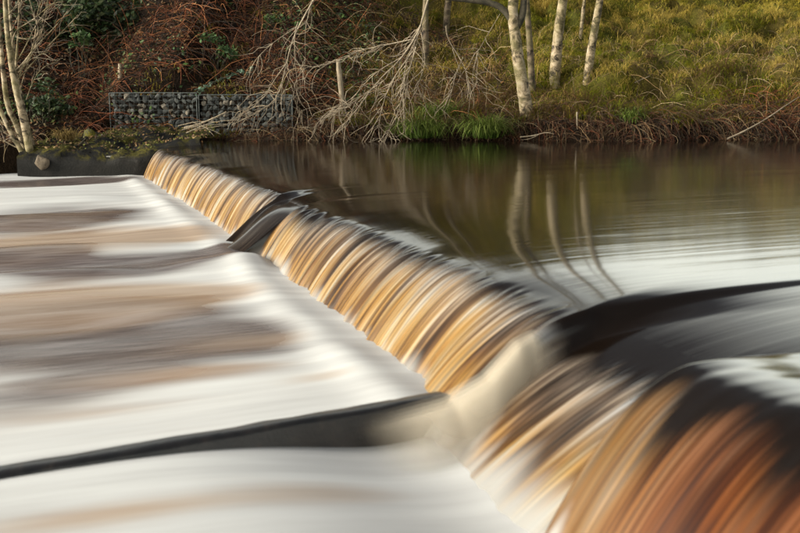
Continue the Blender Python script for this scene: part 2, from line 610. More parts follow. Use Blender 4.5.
def prof(s):
    s = np.asarray(s, float)
    n1 = win(s, NOTCH1[0], NOTCH1[1], 0.07, 0.07)
    n2 = win(s, NOTCH2[0], NOTCH2[1], 0.10, 0.05)
    n3 = smooth(0.30, 0.10, s)
    und = 0.022 * (fbm(s * 1.1, s * 0 + .5, 3, 2) - 0.5) * 2
    D = 0.06 + und * (1 - n1) + 0.06 * n1 + 0.15 * n2 - 0.05 * n3
    L = 0.34 - 0.06 * n1 + 0.34 * n2
    tb = np.interp(s, [-4, 0.10, 0.30, 0.8, 1.4, 2.2, 5.7, 7.5, 15, 35], [1.28, 1.22, 1.0, 0.98, 0.90, 0.68, 0.56, 0.48, 0.38, 0.36])
    tb = tb * (1 - n1) + 1.75 * n1
    tinc = 0.02 + 0.09 * smooth(7, 6, s) + 0.16 * (vnoise(s * 2.2, s * 0, 8) - 0.4) + 0.015 * (vnoise(s * 22, s * 0, 81) - .5)
    tinc = tinc * (1 - n2) * (1 - n3) + n2 * (0.16 + 0.08 * (vnoise(s * 9, s * 0, 8) - 0.5) + 0.10 * (vnoise(s * 30, s * 0, 88) - 0.5)) \
        + n3 * (0.62 + 0.24 * (np.floor(vnoise(s * 6, s * 0, 12) * 5) / 5 - 0.5) + 0.08 * (vnoise(s * 26, s * 0, 82) - .5))
    tinc = tinc * (1 - n1) + 9 * n1
    return n1, n2, n3, D, L, tb, tinc, und


n1, n2, n3, Dp, Lp, TB, TINC, UND = prof(S)
ZB = -0.62 - 0.14 * smooth(1.75, 1.45, S) - 0.2 * n3
slope0 = np.maximum(Dp, 0.0) / Lp
TBE = TB - 0.36 * n3
KQ = (-(ZB) - Dp - slope0 * TBE) / TBE ** 2


def ridge(s):
    return (vnoise(s * 11, s * 0, 31) - 0.5) * 0.034 + (vnoise(s * 23, s * 0 + 2, 32) - 0.5) * 0.013 + (vnoise(s * 3.1, s * 0 + 5, 34) - 0.5) * 0.05


RIDGE = ridge(S)


# the chute's long profile, smoothed
_ct = np.linspace(0, 2.4, 121)
_cz = np.interp(_ct, [0, .2, .4, .6, .8, 1.1, 1.6, 2.4], [-.12, -.17, -.29, -.46, -.56, -.60, -.66, -.80])
for _ in range(40):
    _cz[1:-1] = (_cz[:-2] + 2 * _cz[1:-1] + _cz[2:]) / 4
CH_T, CH_Z = _ct, _cz


def d_notch(t):
    tt = np.minimum(t, 0)
    e = -0.55 * tt
    s_ = S[:, None]
    a = win(s_, NOTCH1[0], NOTCH1[1], 0.07 + e, 0.07 + e)
    b = win(s_, NOTCH2[0], NOTCH2[1], 0.08 + e * .12, 0.05 + e * .6)
    c = smooth(0.30 + e * .25, 0.10 - e * .25, s_)
    return a, b, c


def weir_surface(t):
    """z and outward throw for a column of t values given per s : t is (nS, nT)"""
    a, b, c = d_notch(t)
    t = t - 0.36 * n3[:, None]
    Du = 0.06 + UND[:, None] * (1 - a) + 0.06 * a + 0.15 * b - 0.05 * c
    up = -Du * np.exp(np.minimum(t, 0) / Lp[:, None])
    tp = np.maximum(t, 0)
    dn = -slope0[:, None] * tp - KQ[:, None] * tp * tp
    base = up + dn + c * 0.045 * np.exp(-((t + 0.05) / np.where(t > -0.05, 0.42, 0.34)) ** 2)
    # the chute glides down in an S and runs out level with the pool
    sch = np.interp(tp, CH_T, CH_Z)
    sch = sch - 0.26 * smooth(0, .5, tp) * np.clip((7.12 - S[:, None]) / 0.5, 0, 1) ** 2 - 0.26 * smooth(.1, .8, tp) * np.clip((S[:, None] - 7.08) / 0.37, 0, 1) ** 2
    nn = n1[:, None] * (t > 0)
    return base * (1 - nn) + np.maximum(sch, -0.9) * nn


# upstream rows (river), shared border row at t = -0.16
T_CUT = -0.16
tr_up = np.r_[-34, -28, -23, -19, -16, -13.5, -11.5, np.linspace(-10, -1.6, 36), np.linspace(-1.5, T_CUT, 30)]
Tm = np.broadcast_to(tr_up[None, :], (len(S), len(tr_up)))
Zr = weir_surface(Tm)
Sm = np.broadcast_to(S[:, None], Tm.shape)
Zr = Zr + 0.006 * (fbm(Sm * 1.2, Tm * 0.16, 71, 3) - 0.5) * smooth(-0.3, -1.2, Tm)
X, Y = st_xy(Sm, Tm)
river = add('river_water', np.stack([X, Y, Zr], -1), grid_faces(*Tm.shape), M_RIVER,
            attrs={'flow': np.stack([Sm, Tm], -1).reshape(-1, 2), 'amber': np.zeros(Tm.size), 'foam': np.zeros(Tm.size)})
tag(river, kind='structure')

# falling sheets
nr = 64
q = np.linspace(0, 1, nr)
fa = 14
qa = np.linspace(T_CUT, 0, fa)
qb = np.linspace(0, 1, nr - fa + 1)[1:] ** 0.85
Tf = np.concatenate([np.broadcast_to(qa, (len(S), fa)), qb[None, :] * TB[:, None] * 1.16], 1)
Zf = weir_surface(Tf)
Sf = np.broadcast_to(S[:, None], Tf.shape)
ramp_t = smooth(-0.02, 0.30, Tf / TB[:, None])
calm = (1 - 0.93 * n1)[:, None]
calm = calm * (1 - 0.6 * n3[:, None]) * (1 - 0.55 * smooth(1.7, 1.3, S))[:, None]
disp = RIDGE[:, None] * ramp_t * calm
wob = (vnoise(Sf * 16, Tf * 1.6, 44) - 0.5) * 0.010 * ramp_t * calm
Zf2 = Zf + (disp + wob) * 0.55
To = Tf + (disp + wob) * 1.0
# flare out where the sheet meets the pool
So = Sf - 0.10 * n1[:, None] * smooth(0.2, 1.3, Tf) * 2.0
X, Y = st_xy(So, To)
jag = 0.03 * (vnoise(Sf * 40, Tf * 2, 91) - .5)
AMB = smooth(-0.05, 0.17, Tf - TINC[:, None] + jag)
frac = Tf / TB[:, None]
ROUGH = np.maximum(smooth(-0.02, 0.22, Tf - 0.36 * n3[:, None]), AMB) * (1 - n1[:, None])
ROUGH = ROUGH * (1 - n3[:, None]) + n3[:, None] * 0.6 * smooth(.55, 1.0, Tf)
RUST = n3[:, None] * (0.35 + 0.65 * smooth(-.0, -.45, Sf)) * np.ones_like(Tf)
AMB = AMB * (1 - 0.4 * n3[:, None] * smooth(1.25, .75, Tf) * (0.4 + vnoise(Sf * 4, Sf * 0, 57)))
AMB = np.maximum(AMB, 0.16 * n1[:, None] * smooth(-.1, .5, Tf))
FOAM = smooth(0.86 - 0.22 * smooth(1.7, 1.4, Sf) * (1 - n3[:, None]), 1.08 - 0.13 * smooth(1.7, 1.4, Sf), frac + 0.16 * (vnoise(Sf * 5, Sf * 0, 51) - .5) + 0.10 * (vnoise(Sf * 17, Sf * 0, 52) - .5)) * 0.9
FOAM = FOAM * (1 - n1[:, None]) + n1[:, None] * 0.0
Vf = np.stack([X, Y, Zf2], -1)


def cut_fall(name, s0, s1, label, cat='waterfall', group=None):
    i0, i1 = np.searchsorted(S, s0), np.searchsorted(S, s1)
    sl = slice(i0, i1 + 1)
    n = i1 + 1 - i0
    o = add(name, Vf[sl], grid_faces(n, nr), M_FALL,
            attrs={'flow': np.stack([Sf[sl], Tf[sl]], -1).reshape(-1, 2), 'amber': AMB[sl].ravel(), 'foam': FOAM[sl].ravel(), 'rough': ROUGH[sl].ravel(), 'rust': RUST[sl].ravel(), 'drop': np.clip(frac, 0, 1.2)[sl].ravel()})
    return tag(o, label, cat, group)


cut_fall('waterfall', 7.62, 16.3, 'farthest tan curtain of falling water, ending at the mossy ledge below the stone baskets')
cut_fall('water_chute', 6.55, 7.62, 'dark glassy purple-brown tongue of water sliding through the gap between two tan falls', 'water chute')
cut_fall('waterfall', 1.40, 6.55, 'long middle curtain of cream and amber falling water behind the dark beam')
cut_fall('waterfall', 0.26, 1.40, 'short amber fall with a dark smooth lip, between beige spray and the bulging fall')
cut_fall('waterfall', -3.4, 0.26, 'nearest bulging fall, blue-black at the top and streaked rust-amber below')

# the concrete crest under the water
def sill():
    e = 0.10
    ss = np.array([-14, 16.6])
    pr = np.array([(-0.9, -1.6), (-0.55, -0.32), (0.02, -0.36), (0.10, -0.5), (0.16, -1.6)])
    V = []
    for s in ss:
        for tt, z in pr:
            x, y = st_xy(s, tt); V.append((x, y, z))
    F = [(i, i + 1, 5 + i + 1, 5 + i) for i in range(4)]
    o = add('weir_sill', np.array(V), np.array(F), M_CONC, smoothed=False)
    return tag(o, kind='structure')


sill()

# ------------------------------------------------------------------ lower pool
ts = np.r_[np.linspace(0.05, 3.6, 230), np.linspace(3.6, 7, 60)[1:], np.linspace(7, 26, 20)[1:]]
ss = np.r_[np.linspace(-8, -1.0, 12)[:-1], np.linspace(-1.0, 4, 210)[:-1], np.linspace(4, 9, 150)[:-1], np.linspace(9, 17.5, 150), np.linspace(17.5, 30, 12)[1:]]
PS, PT = np.meshgrid(ss, ts, indexing='ij')
PX, PY = st_xy(PS, PT)
TBp = np.interp(PS, S, np.interp(S, [-4, 0.25, 0.45, 0.8, 1.4, 2.2, 5.7, 7.5, 15, 35], [1.0, 0.95, 0.90, 0.80, 0.72, 0.68, 0.56, 0.48, 0.38, 0.36]))
WALL_S = 1.66


def wall_s(t):
    return 1.66 - 0.10 * (np.asarray(t, float) - 0.7)


PSW = PS - wall_s(PT)
front = smooth(.03, -.03, PSW)
zback = -0.560 + 0.03 * np.exp(-(PSW / 0.5) ** 2) * smooth(0.3, 1.0, PT)
zfront = -0.545 - 0.15 * np.exp(-((PT - 1.0) / 0.62) ** 2) - 0.015 * np.exp(-((PT - 2) / 1.2) ** 2)
PZ = zback * (1 - front) + zfront * front
dB = PT - TBp
PZ = PZ + 0.030 * np.exp(-((dB - 0.25) / 0.18) ** 2) * (0.5 + vnoise(PS * 3.2, PT * 1.5, 77)) * (1 - front)
wv = fbm(PS * 1.05, PT * 0.40, 101, 2) - 0.5
PZ = PZ + 0.07 * np.exp(-((PS - 6.15) / 0.35) ** 2) * smooth(0.45, 0.65, PT) * smooth(1.7, 1.0, PT)
PZ = PZ + wv * 0.15 * smooth(0.3, 1.4, dB)
# standing wave that curls round the end of the dark tongue
lp = at_z(55, 268, -0.56); ls, lt = xy_st(lp[0], lp[1])
PZ = PZ + 0.10 * np.exp(-((PS - ls - .75) / 0.40) ** 2 - ((PT - lt - .2) / 1.5) ** 2) - 0.03 * np.exp(-((PS - ls) / 0.25) ** 2 - ((PT - lt) / 1.1) ** 2) \
    + 0.06 * np.exp(-((PS - ls + .55) / 0.28) ** 2 - ((PT - lt - .1) / 1.6) ** 2)

dark = np.zeros_like(PS); peach = np.zeros_like(PS)


def blob(px, py, hw, hh, amp, arr, tilt=0.0):
    c = at_z(px, py, -0.56)
    dep = c[1]
    cs, ct = xy_st(c[0], c[1])
    at = hw * dep / 1000.0
    as_ = max(hh * dep * dep / 1660.0, 0.03) * 1.15
    u = (PT - ct) / at
    v = (PS - cs - tilt * (PT - ct)) / as_
    wob_ = 0.8 * (fbm(PS * 1.3 + px, PT * 0.6 + py, int(px) + 7, 3) - 0.5)
    arr += 1.35 * amp * np.exp(-(u * u + (v + wob_) ** 2))


for b_ in [(40, 217, 120, 9, .9), (70, 181, 130, 3.2, .9), (60, 332, 190, 26, 1.0), (200, 345, 150, 16, .6), (40, 395, 100, 10, .4), (110, 268, 110, 7, 1.0), (45, 262, 40, 14, .9),
           (30, 320, 60, 10, .5), (185, 262, 90, 6, 1.2), (230, 256, 40, 5, .9), (280, 352, 60, 5, .25), (120, 375, 90, 6, .35)]:
    blob(*b_, dark)
for b_ in [(150, 238, 130, 9, .8), (60, 238, 150, 12, .8), (150, 297, 160, 10, .95), (60, 305, 150, 16, .8), (270, 340, 100, 9, .6), (200, 373, 120, 7, .6), (330, 376, 60, 6, .6), (340, 482, 150, 14, .55),
           (90, 524, 150, 10, .5), (480, 520, 90, 16, .35), (90, 410, 130, 7, .3), (80, 215, 60, 4, .4), (230, 225, 40, 6, .3)]:
    blob(*b_, peach)
trail = np.array([(232, 250), (205, 257), (170, 264), (120, 270), (75, 273), (45, 270), (25, 262), (12, 254)], float)
TD = np.full(PS.shape, 9.0)
for (xa, ya), (xb, yb_) in zip(trail[:-1], trail[1:]):
    pa = np.array(xy_st(*at_z(xa, ya, -0.58)[:2])); pb = np.array(xy_st(*at_z(xb, yb_, -0.58)[:2]))
    ab = pb - pa
    f_ = np.clip(((PS - pa[0]) * ab[0] + (PT - pa[1]) * ab[1]) / (ab @ ab), 0, 1)
    TD = np.minimum(TD, np.hypot(PS - pa[0] - f_ * ab[0], (PT - pa[1] - f_ * ab[1]) * .6))
wid = 0.10 + 0.22 * smooth(1.4, 3.2, PT)
dark += 1.3 * np.exp(-(TD / wid) ** 2)
st_n = fbm(PS * 4.2, PT * 0.7, 131, 4) - 0.5
dark += 0.45 * st_n + 0.22 * (fbm(PS * 1.2, PT * 0.35, 133, 3) - 0.5)
peach += 0.4 * st_n + 0.3 * (fbm(PS * 1.6, PT * 0.3, 137, 3) - 0.5)
near_base = np.exp(-np.clip(dB - 0.12, 0, 9) / 0.42) * smooth(-0.2, 0.1, dB + .2)
dk = smooth(-0.05, 0.75, dark - 0.75 * near_base * (1 - np.exp(-(TD / .2) ** 2)))
pc = smooth(0.0, 0.95, peach - 0.75 * near_base)
tot = np.clip(dk + pc, 1e-4, None)
pfoam = 1 - np.clip(dk * 0.95 + pc * 0.75, 0, 0.96)
pool = add('pool_water', np.stack([PX, PY, PZ], -1), grid_faces(*PS.shape), M_POOL,
           attrs={'flow': np.stack([PS, PT], -1).reshape(-1, 2), 'foam': pfoam.ravel(), 'peach': (pc / tot).ravel(), 'amber': np.zeros(PS.size)})
tag(pool, kind='structure')


# ------------------------------------------------------------------ dark beam below the weir
def beam():
    n = 90
    tt = np.linspace(0.55, 7.0, n)
    prof_ = np.array([(-0.065, -1.1), (-0.070, -0.512), (-0.058, -0.497), (-0.02, -0.492), (0.03, -0.494), (0.058, -0.500), (0.068, -0.515), (0.065, -1.1)])
    V = []
    for k, t_ in enumerate(tt):
        for ds, z in prof_:
            jit = 0.006 * (vnoise(np.array(t_ * 9.0), np.array(ds * 60), 3) - .5)
            x, y = st_xy(float(wall_s(t_)) + ds + jit, t_)
            z = z - (0.008 * t_ if z > -1 else 0)
            V.append((x, y, z + (0.010 * (float(vnoise(np.array(t_ * 7.0), np.array(ds * 40), 5)) - .5) if z > -1 else 0)))
    return add('timber_beam', np.array(V), grid_faces(n, 8), M_BEAM)


tag(beam(), 'long straight wet black beam running out from the weir across the white pool', 'beam')

# ------------------------------------------------------------------ beige rooster tail of spray where the fall hits the beam
def spray_material():
    m, t, b = new_mat('beige_spray')
    st = attr(t, 'flow', 'Vector')
    n1 = noise(t, mapping(t, st, (8, 2.0, 1)), 1.0, 3, 0.5)
    t.links.new(ramp(t, n1, [(0.25, (0.44, 0.37, 0.28)), (0.75, (0.60, 0.54, 0.45))]), b.inputs['Base Color'])
    b.inputs['Roughness'].default_value = 0.7
    tr = N(t, 'BsdfTransparent')
    mx = N(t, 'MixShader')
    t.links.new(attr(t, 'veil'), mx.inputs[0])
    t.links.new(tr.outputs[0], mx.inputs[1]); t.links.new(b.outputs[0], mx.inputs[2])
    t.links.new(mx.outputs[0], t.nodes['Material Output'].inputs['Surface'])
    return m


def spray():
    a = np.linspace(0.70, 2.30, 120); c = np.linspace(0.10, 1.9, 130)
    A, B = np.meshgrid(a, c, indexing='ij')
    sc = np.interp(B, [0.1, 0.35, 0.6, 1.0, 1.9], [1.44, 1.43, 1.40, 1.44, 1.5])
    wd = np.interp(B, [0.1, 0.35, 0.6, 1.0, 1.9], [0.09, 0.125, 0.20, 0.32, 0.36])
    rz = np.interp(B, [0.1, 0.22, 0.32, 0.42, 0.6, 0.8, 1.1, 1.5, 1.9], [-0.7, -0.26, -0.17, -0.20, -0.36, -0.47, -0.53, -0.60, -0.72])
    rz = rz + 0.02 * (vnoise(B * 5, A * 4, 15) - .5)
    g = np.exp(-np.abs((A - sc) / wd) ** 2.3)
    Z = -0.80 + (rz + 0.80) * g + 0.015 * (fbm(A * 6, B * 3, 16, 2) - .5)
    X, Y = st_xy(A, B)
    veil = smooth(0.05, 1.0, g) * smooth(0.12, 0.36, B) * smooth(1.30, 0.55, B)
    # thin nested veils of mist: the outer ones sparse, the inner ones dense
    P0 = np.stack([X, Y, Z], -1)
    nrm = np.cross(np.gradient(P0, axis=0), np.gradient(P0, axis=1))
    nrm /= np.linalg.norm(nrm, axis=2, keepdims=True)
    nrm *= np.sign(nrm[..., 2:3])
    Vs, Fs, As, Fl = [], [], [], []
    for k in range(5):
        Vs.append((P0 + nrm * (0.018 * (k - 2)) ).reshape(-1, 3))
        Fs.append(grid_faces(120, 130) + k * 120 * 130)
        As.append((veil * (0.80, 0.55, 0.38, 0.26, 0.15)[k]).ravel())
        Fl.append(np.stack([A, B + k * .37], -1).reshape(-1, 2))
    o = add('spray_plume', np.concatenate(Vs), np.concatenate(Fs), spray_material(),
            attrs={'flow': np.concatenate(Fl), 'veil': np.concatenate(As)})
    return tag(o, 'beige rounded hump of spray where the fall strikes the black beam', 'spray')


spray()


# ------------------------------------------------------------------ mossy ledge at the far end of the weir
SLAB = []


def ledge():
    root = empty('weir_abutment', (-5.6, 19.0, -0.5), 'low mossy dark concrete ledge at the far end of the weir, below the stone baskets', 'ledge')
    # sloping slab : x from -6.9 to -4.0, front face at y ~18.7, mossy top rising to the back right
    n, m = 60, 26
    xs_ = np.linspace(-7.1, -3.75, n)
    V = []
    for x in xs_:
        yf = 18.55 + 0.25 * float(smooth(-5.0, -3.8, x))
        zt = -0.24 + 0.30 * float(smooth(-5.2, -3.9, x))
        zb_ = 0.14 + 0.10 * float(smooth(-6.4, -4.4, x))
        for k in range(m):
            if k < 5:
                y, z = yf + 0.006 * k, -1.0 + (zt + 1.0) * k / 5.0
            else:
                f = (k - 5) / (m - 6)
                y, z = yf + 0.04 + 1.75 * f, zt + (zb_ - zt) * (0.15 * (f > 0.08) + 0.85 * f ** 0.9) if f > 0 else zt
                z += 0.11 * (float(fbm(np.array(x * 3.1), np.array(y * 3.1), 14, 4)) - .5) + 0.05 * round(3 * float(vnoise(np.array(x * 1.4), np.array(y * 1.9), 15))) - .06
            SLAB.append((x, y, z)) if k > 6 else None
            V.append((x + 5.6, y - 19.0, z + 0.5 + (0.05 * (float(fbm(np.array(x * 4), np.array(z * 6.0), 6, 3)) - .5))))
    add('mossy_slab', np.array(V), grid_faces(n, m), M_MOSS, root)
    # pale worn patch of bare slab standing a little proud
    return root


abut = ledge()


def rock(name, loc, size, mat, label, seed, cat='rock', parent=None, group=None):
    r_ = np.random.default_rng(seed)
    import bmesh
    bm = bmesh.new()
    bmesh.ops.create_icosphere(bm, subdivisions=3, radius=1.0)
    V = np.array([v.co[:] for v in bm.verts])
    pl = r_.normal(size=(9, 3)); pl /= np.linalg.norm(pl, axis=1, keepdims=True)
    for nrm in pl:
        h = 0.62 + 0.25 * r_.random()
        dd = V @ nrm - h
        V = V - np.maximum(dd, 0)[:, None] * nrm * 0.9
    V += 0.06 * (fbm(V[:, 0] * 3 + seed, V[:, 1] * 3 + V[:, 2] * 2, seed, 3)[:, None] - .5) * V
    V *= np.array(size)
    F = np.array([[v.index for v in f.verts] for f in bm.faces])
    bm.free()
    o = add(name, V, F, mat, parent)
    o.location = [float(v) for v in loc]
    if parent is None: tag(o, label, cat, group)
    return o


p = at_y(103, 141, 19.9); rock('rock', p, (0.17, 0.14, 0.13), M_PALE, 'pale lichen-white rock lying on the mossy ledge left of the stone baskets', 5)
p = at_y(90, 137, 20.1)
M_YMOSS = mat_noise('yellow_moss_rock', [(0.35, (0.05, 0.05, 0.04)), (0.5, (0.10, 0.09, 0.012)), (0.7, (0.20, 0.15, 0.02))], 6, 0.95, 0.5, 0.02)
rock('rock', p, (0.15, 0.13, 0.17), M_YMOSS, 'rock capped with yellow moss, beside the pale rock on the ledge', 6)
p = at_y(42, 162, 18.6); rock('stone_block', p, (0.16, 0.15, 0.15), M_TANROCK, 'small tan stone block at the waterline below the many-stemmed birch', 8, 'stone')
p = at_y(123, 156.5, 18.72); rock('flat_stone', p, (0.32, 0.14, 0.025), M_PALE, 'flat pale stone slab set in the front edge of the mossy ledge', 9, 'stone')
p = at_y(84, 147, 19.3); rock('rock', p, (0.14, 0.12, 0.10), M_TANROCK, 'small brown rock on the moss in front of the yellow moss rock', 10)


# ------------------------------------------------------------------ gabion baskets
import bmesh


def hull_stone(seed):
    r_ = np.random.default_rng(seed)
    bm = bmesh.new()
    pts = r_.normal(size=(15, 3)); pts /= np.linalg.norm(pts, axis=1, keepdims=True)
    pts *= np.array([1.0, 0.8, 0.8]) * (0.8 + 0.25 * r_.random((15, 1)))
    for p_ in pts: bm.verts.new(p_)
    r = bmesh.ops.convex_hull(bm, input=bm.verts)
    junk = [g for g in r['geom_interior'] if isinstance(g, bmesh.types.BMVert)]
    bmesh.ops.delete(bm, geom=junk, context='VERTS')
    me = bpy.data.meshes.new('stone')
    bm.to_mesh(me); bm.free()
    return me


STONES = []
for k in range(12):
    me = hull_stone(200 + k)
    me.materials.append(M_STONE[[0, 1, 1, 0, 2, 1, 0, 1, 1, 0, 1, 2][k]])
    STONES.append(me)


def box_arrays(x0, x1, y0, y1, z0, z1):
    V = np.array([(x, y, z) for x in (x0, x1) for y in (y0, y1) for z in (z0, z1)])
    F = np.array([(0, 1, 3, 2), (4, 6, 7, 5), (0, 4, 5, 1), (2, 3, 7, 6), (0, 2, 6, 4), (1, 5, 7, 3)])
    return V, F


def gabion(x0, x1, yf, z0, z1, label, seed, cell=0.125):
    r_ = np.random.default_rng(seed)
    root = empty('gabion_basket', ((x0 + x1) / 2, yf, z0), label, 'gabion', 'stone-filled wire baskets on the far bank')
    cx = (x0 + x1) / 2
    hw = (x1 - x0) / 2; H = z1 - z0
    V, F = box_arrays(-hw + .04, hw - .04, 0.13, 0.85, 0.0, H - .06)
    add('stone_core', V, F, M_SOIL, root, smoothed=False)
    nx = int(round((x1 - x0) / cell)); nz = int(round(H / (cell * 0.86)))
    for j in range(nz):
        for i in range(nx):
            sx = -hw + (i + 0.5 + 0.5 * (j % 2) * .6 + r_.uniform(-.28, .28)) * cell
            if abs(sx) > hw - .03: sx = math.copysign(hw - .05, sx)
            sz = (j + 0.5 + r_.uniform(-.22, .22)) * H / nz
            me = STONES[r_.integers(12)]
            o = bpy.data.objects.new('stone', me); COL.objects.link(o)
            o.parent = root
            sc_ = cell * r_.uniform(0.42, 0.74)
            o.scale = (sc_ * r_.uniform(.9, 1.35), sc_, sc_ * r_.uniform(.7, 1.0))
            o.location = (sx, 0.09 + r_.uniform(-.03, .04), min(max(sz, .05), H - .06))
            o.rotation_euler = tuple(r_.uniform(-1.2, 1.2, 3))
    # welded wire
    P, Rd = [], []
    for k in range(int((x1 - x0) / 0.1) + 1):
        x = -hw + k * 0.1
        P.append([(x, -.012 + .010 * math.sin(k), 0), (x, -.02 + .012 * math.sin(k * 2.1), H * .5), (x, 0, H)]); Rd.append([.0022] * 3)
        P.append([(x, 0, H), (x, .4, H + .012), (x, .85, H)]); Rd.append([.0022] * 3)
    for k in range(int(H / 0.1) + 1):
        z = min(k * 0.1, H)
        P.append([(-hw, 0, z), (0, -.022, z + .004), (hw, 0, z)]); Rd.append([.0022] * 3)
    V, F = tubes(np.array(P), np.array(Rd), 4)
    add('wire_mesh', V, F, M_WIRE, root)
    for (a, b_) in (((-hw, 0, H), (hw, 0, H)), ((-hw, 0, 0), (-hw, 0, H)), ((hw, 0, 0), (hw, 0, H))):
        a = np.array(a); b_ = np.array(b_)
        V, F = tubes(np.array([[a, (a + b_) / 2 + np.array([0, -.006, .004]), b_]]), np.full((1, 3), .009), 6)
        add('edge_wire', V, F, M_WIRE, root)
    return root


GY = 20.75
gx = lambda px: at_y(px, 110, GY)[0]
gz = lambda py: at_y(200, py, GY)[2]
gabion(gx(110), gx(197), GY, gz(140), gz(93), 'wire basket of grey stones at the left end, behind the mossy ledge', 31)
gabion(gx(198.5), gx(292), GY + .06, gz(139), gz(95), 'wire basket of grey stones right of the dark seam, twigs hanging in front', 32)

# ------------------------------------------------------------------ fence posts
def post(px, py0, py1, y, rad, label, lean=0.0):
    b_ = at_y(px, py1, y); a = at_y(px + lean, py0, y)
    b_ = b_ - np.array([0, 0, .3])
    root_ = np.array([b_, (a + b_) / 2, a])
    P = resample(root_, 8)[None]
    Rd = np.linspace(rad * 1.05, rad * .95, 8)[None]
    Rd[0, -1] = rad * 0.75
    V, F = tubes(P - b_, Rd, 9)
    # cap
    n = len(V)
    V = np.vstack([V, P[0, -1] - b_ + np.array([0, 0, .008])])
    capf = np.array([(n - 9 + k, n - 9 + (k + 1) % 9, n, n) for k in range(9)])
    me = bpy.data.meshes.new('fence_post')
    me.from_pydata(V.tolist(), [], F.tolist() + [tuple(c[:3]) for c in capf.tolist()])
    o = link('fence_post', me, M_POST)
    o.location = b_
    return tag(o, label, 'fence post', 'old fence posts on the far bank')


post(344, 60, 108, 21.6, 0.055, 'leaning grey wooden post standing among brown brambles behind the hanging twigs', -6)
post(120, 64, 95, 21.9, 0.05, 'short grey wooden post just behind the top of the left stone basket', 0)


# ------------------------------------------------------------------ trees
def limb(name, pts, r0, r1, mat, parent, K=14, sides=8, origin=(0, 0, 0), power=1.0):
    P = resample(pts, K)
    t_ = np.linspace(0, 1, K) ** power
    Rd = r0 + (r1 - r0) * t_
    wig = 0.10 * (vnoise(np.arange(K) * 1.3, np.arange(K) * 0 + r0 * 100, 3) - .5)
    Rd = Rd * (1 + wig)
    V, F = tubes((P - np.array(origin))[None], Rd[None], sides)
    return add(name, V, F, mat, parent)


def twig_set(pts, n, length, drop, r_, K=7, spread=0.8, lo=0.15):
    """twigs that leave a limb polyline: returns arrays (n,K,3)"""
    P = resample(pts, 40)
    out = []
    for _ in range(n):
        f = r_.uniform(lo, 0.98)
        i = int(f * 39)
        a = P[i]
        tdir = P[min(i + 1, 39)] - P[max(i - 1, 0)]
        tdir = tdir / (np.linalg.norm(tdir) + 1e-9)
        d = tdir * 0.8 + r_.normal(size=3) * spread * np.array([1, .6, .7])
        d /= np.linalg.norm(d)
        L = length * r_.uniform(.4, 1.0)
        q_ = [a]
        c = a.copy()
        for k in range(K - 1):
            d = d + np.array([0, 0, -drop]) + r_.normal(size=3) * 0.30
            d /= np.linalg.norm(d)
            c = c + d * L / (K - 1)
            q_.append(c.copy())
        out.append(np.array(q_))
    return np.array(out)


def px_line(pts, ydep):
    out = []
    for k, p_ in enumerate(pts):
        y = ydep[k] if isinstance(ydep, (list, tuple)) else ydep
        out.append(at_y(p_[0], p_[1], y))
    return np.array(out)


def birch(px_pts, base_py, rad, label, mat, top=3.0, group='birch trees on the far bank', extra=None, lean=0.0, seed=1, y=None, tw=26):
    r_ = np.random.default_rng(seed)
    bp = px_pts[-1]
    if y is None:
        b_ = terr_hit(bp[0], base_py)
    else:
        b_ = at_y(bp[0], base_py, y)
        b_[2] = min(b_[2], float(terrain(b_[0], b_[1])) + .02)
    yy = b_[1]
    pts = [at_y(px, py, yy) for px, py in px_pts[::-1]]
    pts[0] = b_ - np.array([0, 0, .15])
    d = pts[-1] - pts[-2]; d /= np.linalg.norm(d)
    d = d * .6 + np.array([lean, 0, 1]) * .4; d /= np.linalg.norm(d)
    tp = pts[-1]
    for k in range(3):
        tp = tp + d * top / 3 + r_.normal(size=3) * .08
        pts.append(tp)
    root = empty('birch_tree', b_, label, 'tree', group)
    limb('trunk', pts, rad * 1.08, rad * 0.34, mat, root, 26, 12, b_, 1.0)
    P = resample(pts, 40)
    for k in range(3):
        i = 24 + k * 5
        a = P[min(i, 38)]
        sgn = (-1) ** k
        e = a + np.array([sgn * r_.uniform(.8, 1.6), r_.uniform(-.3, .5), r_.uniform(.8, 1.6)])
        lp_ = [a, (a + e) / 2 + np.array([0, 0, .12]), e, e + np.array([sgn * .5, 0, .3])]
        limb('branch', lp_, rad * .38, rad * .10, mat, root, 10, 6, b_)
    tws = twig_set(pts, tw, 1.3, 0.05, r_, 7, 1.0, 0.55)
    V, F = tubes(tws - b_, np.linspace(.008, .002, 7)[None] * np.ones((len(tws), 1)), 3)
    add('twigs', V, F, M_GREYTWIG, root)['kind'] = 'stuff'
    return root, b_


main_birch, mb = birch([(514, -6), (512, 15), (515, 33), (518, 60), (523, 86), (529, 122)], 122, 0.135,
                       'mottled white birch at the water edge, dark crook at its fork and drooping pale branches', M_BIRCH, 3.2, seed=2, y=20.75)
yb0 = mb[1]
limb('branch', px_line([(513, 22), (503, 8), (490, 2.5), (465, 0), (440, -2), (415, -10)], yb0), .075, .03, M_DARKBARK, main_birch, 18, 8, mb)
limb('branch', px_line([(515, 30), (523, 16), (524, -4), (530, -30)], yb0), .08, .05, M_DARKBARK, main_birch, 12, 8, mb)

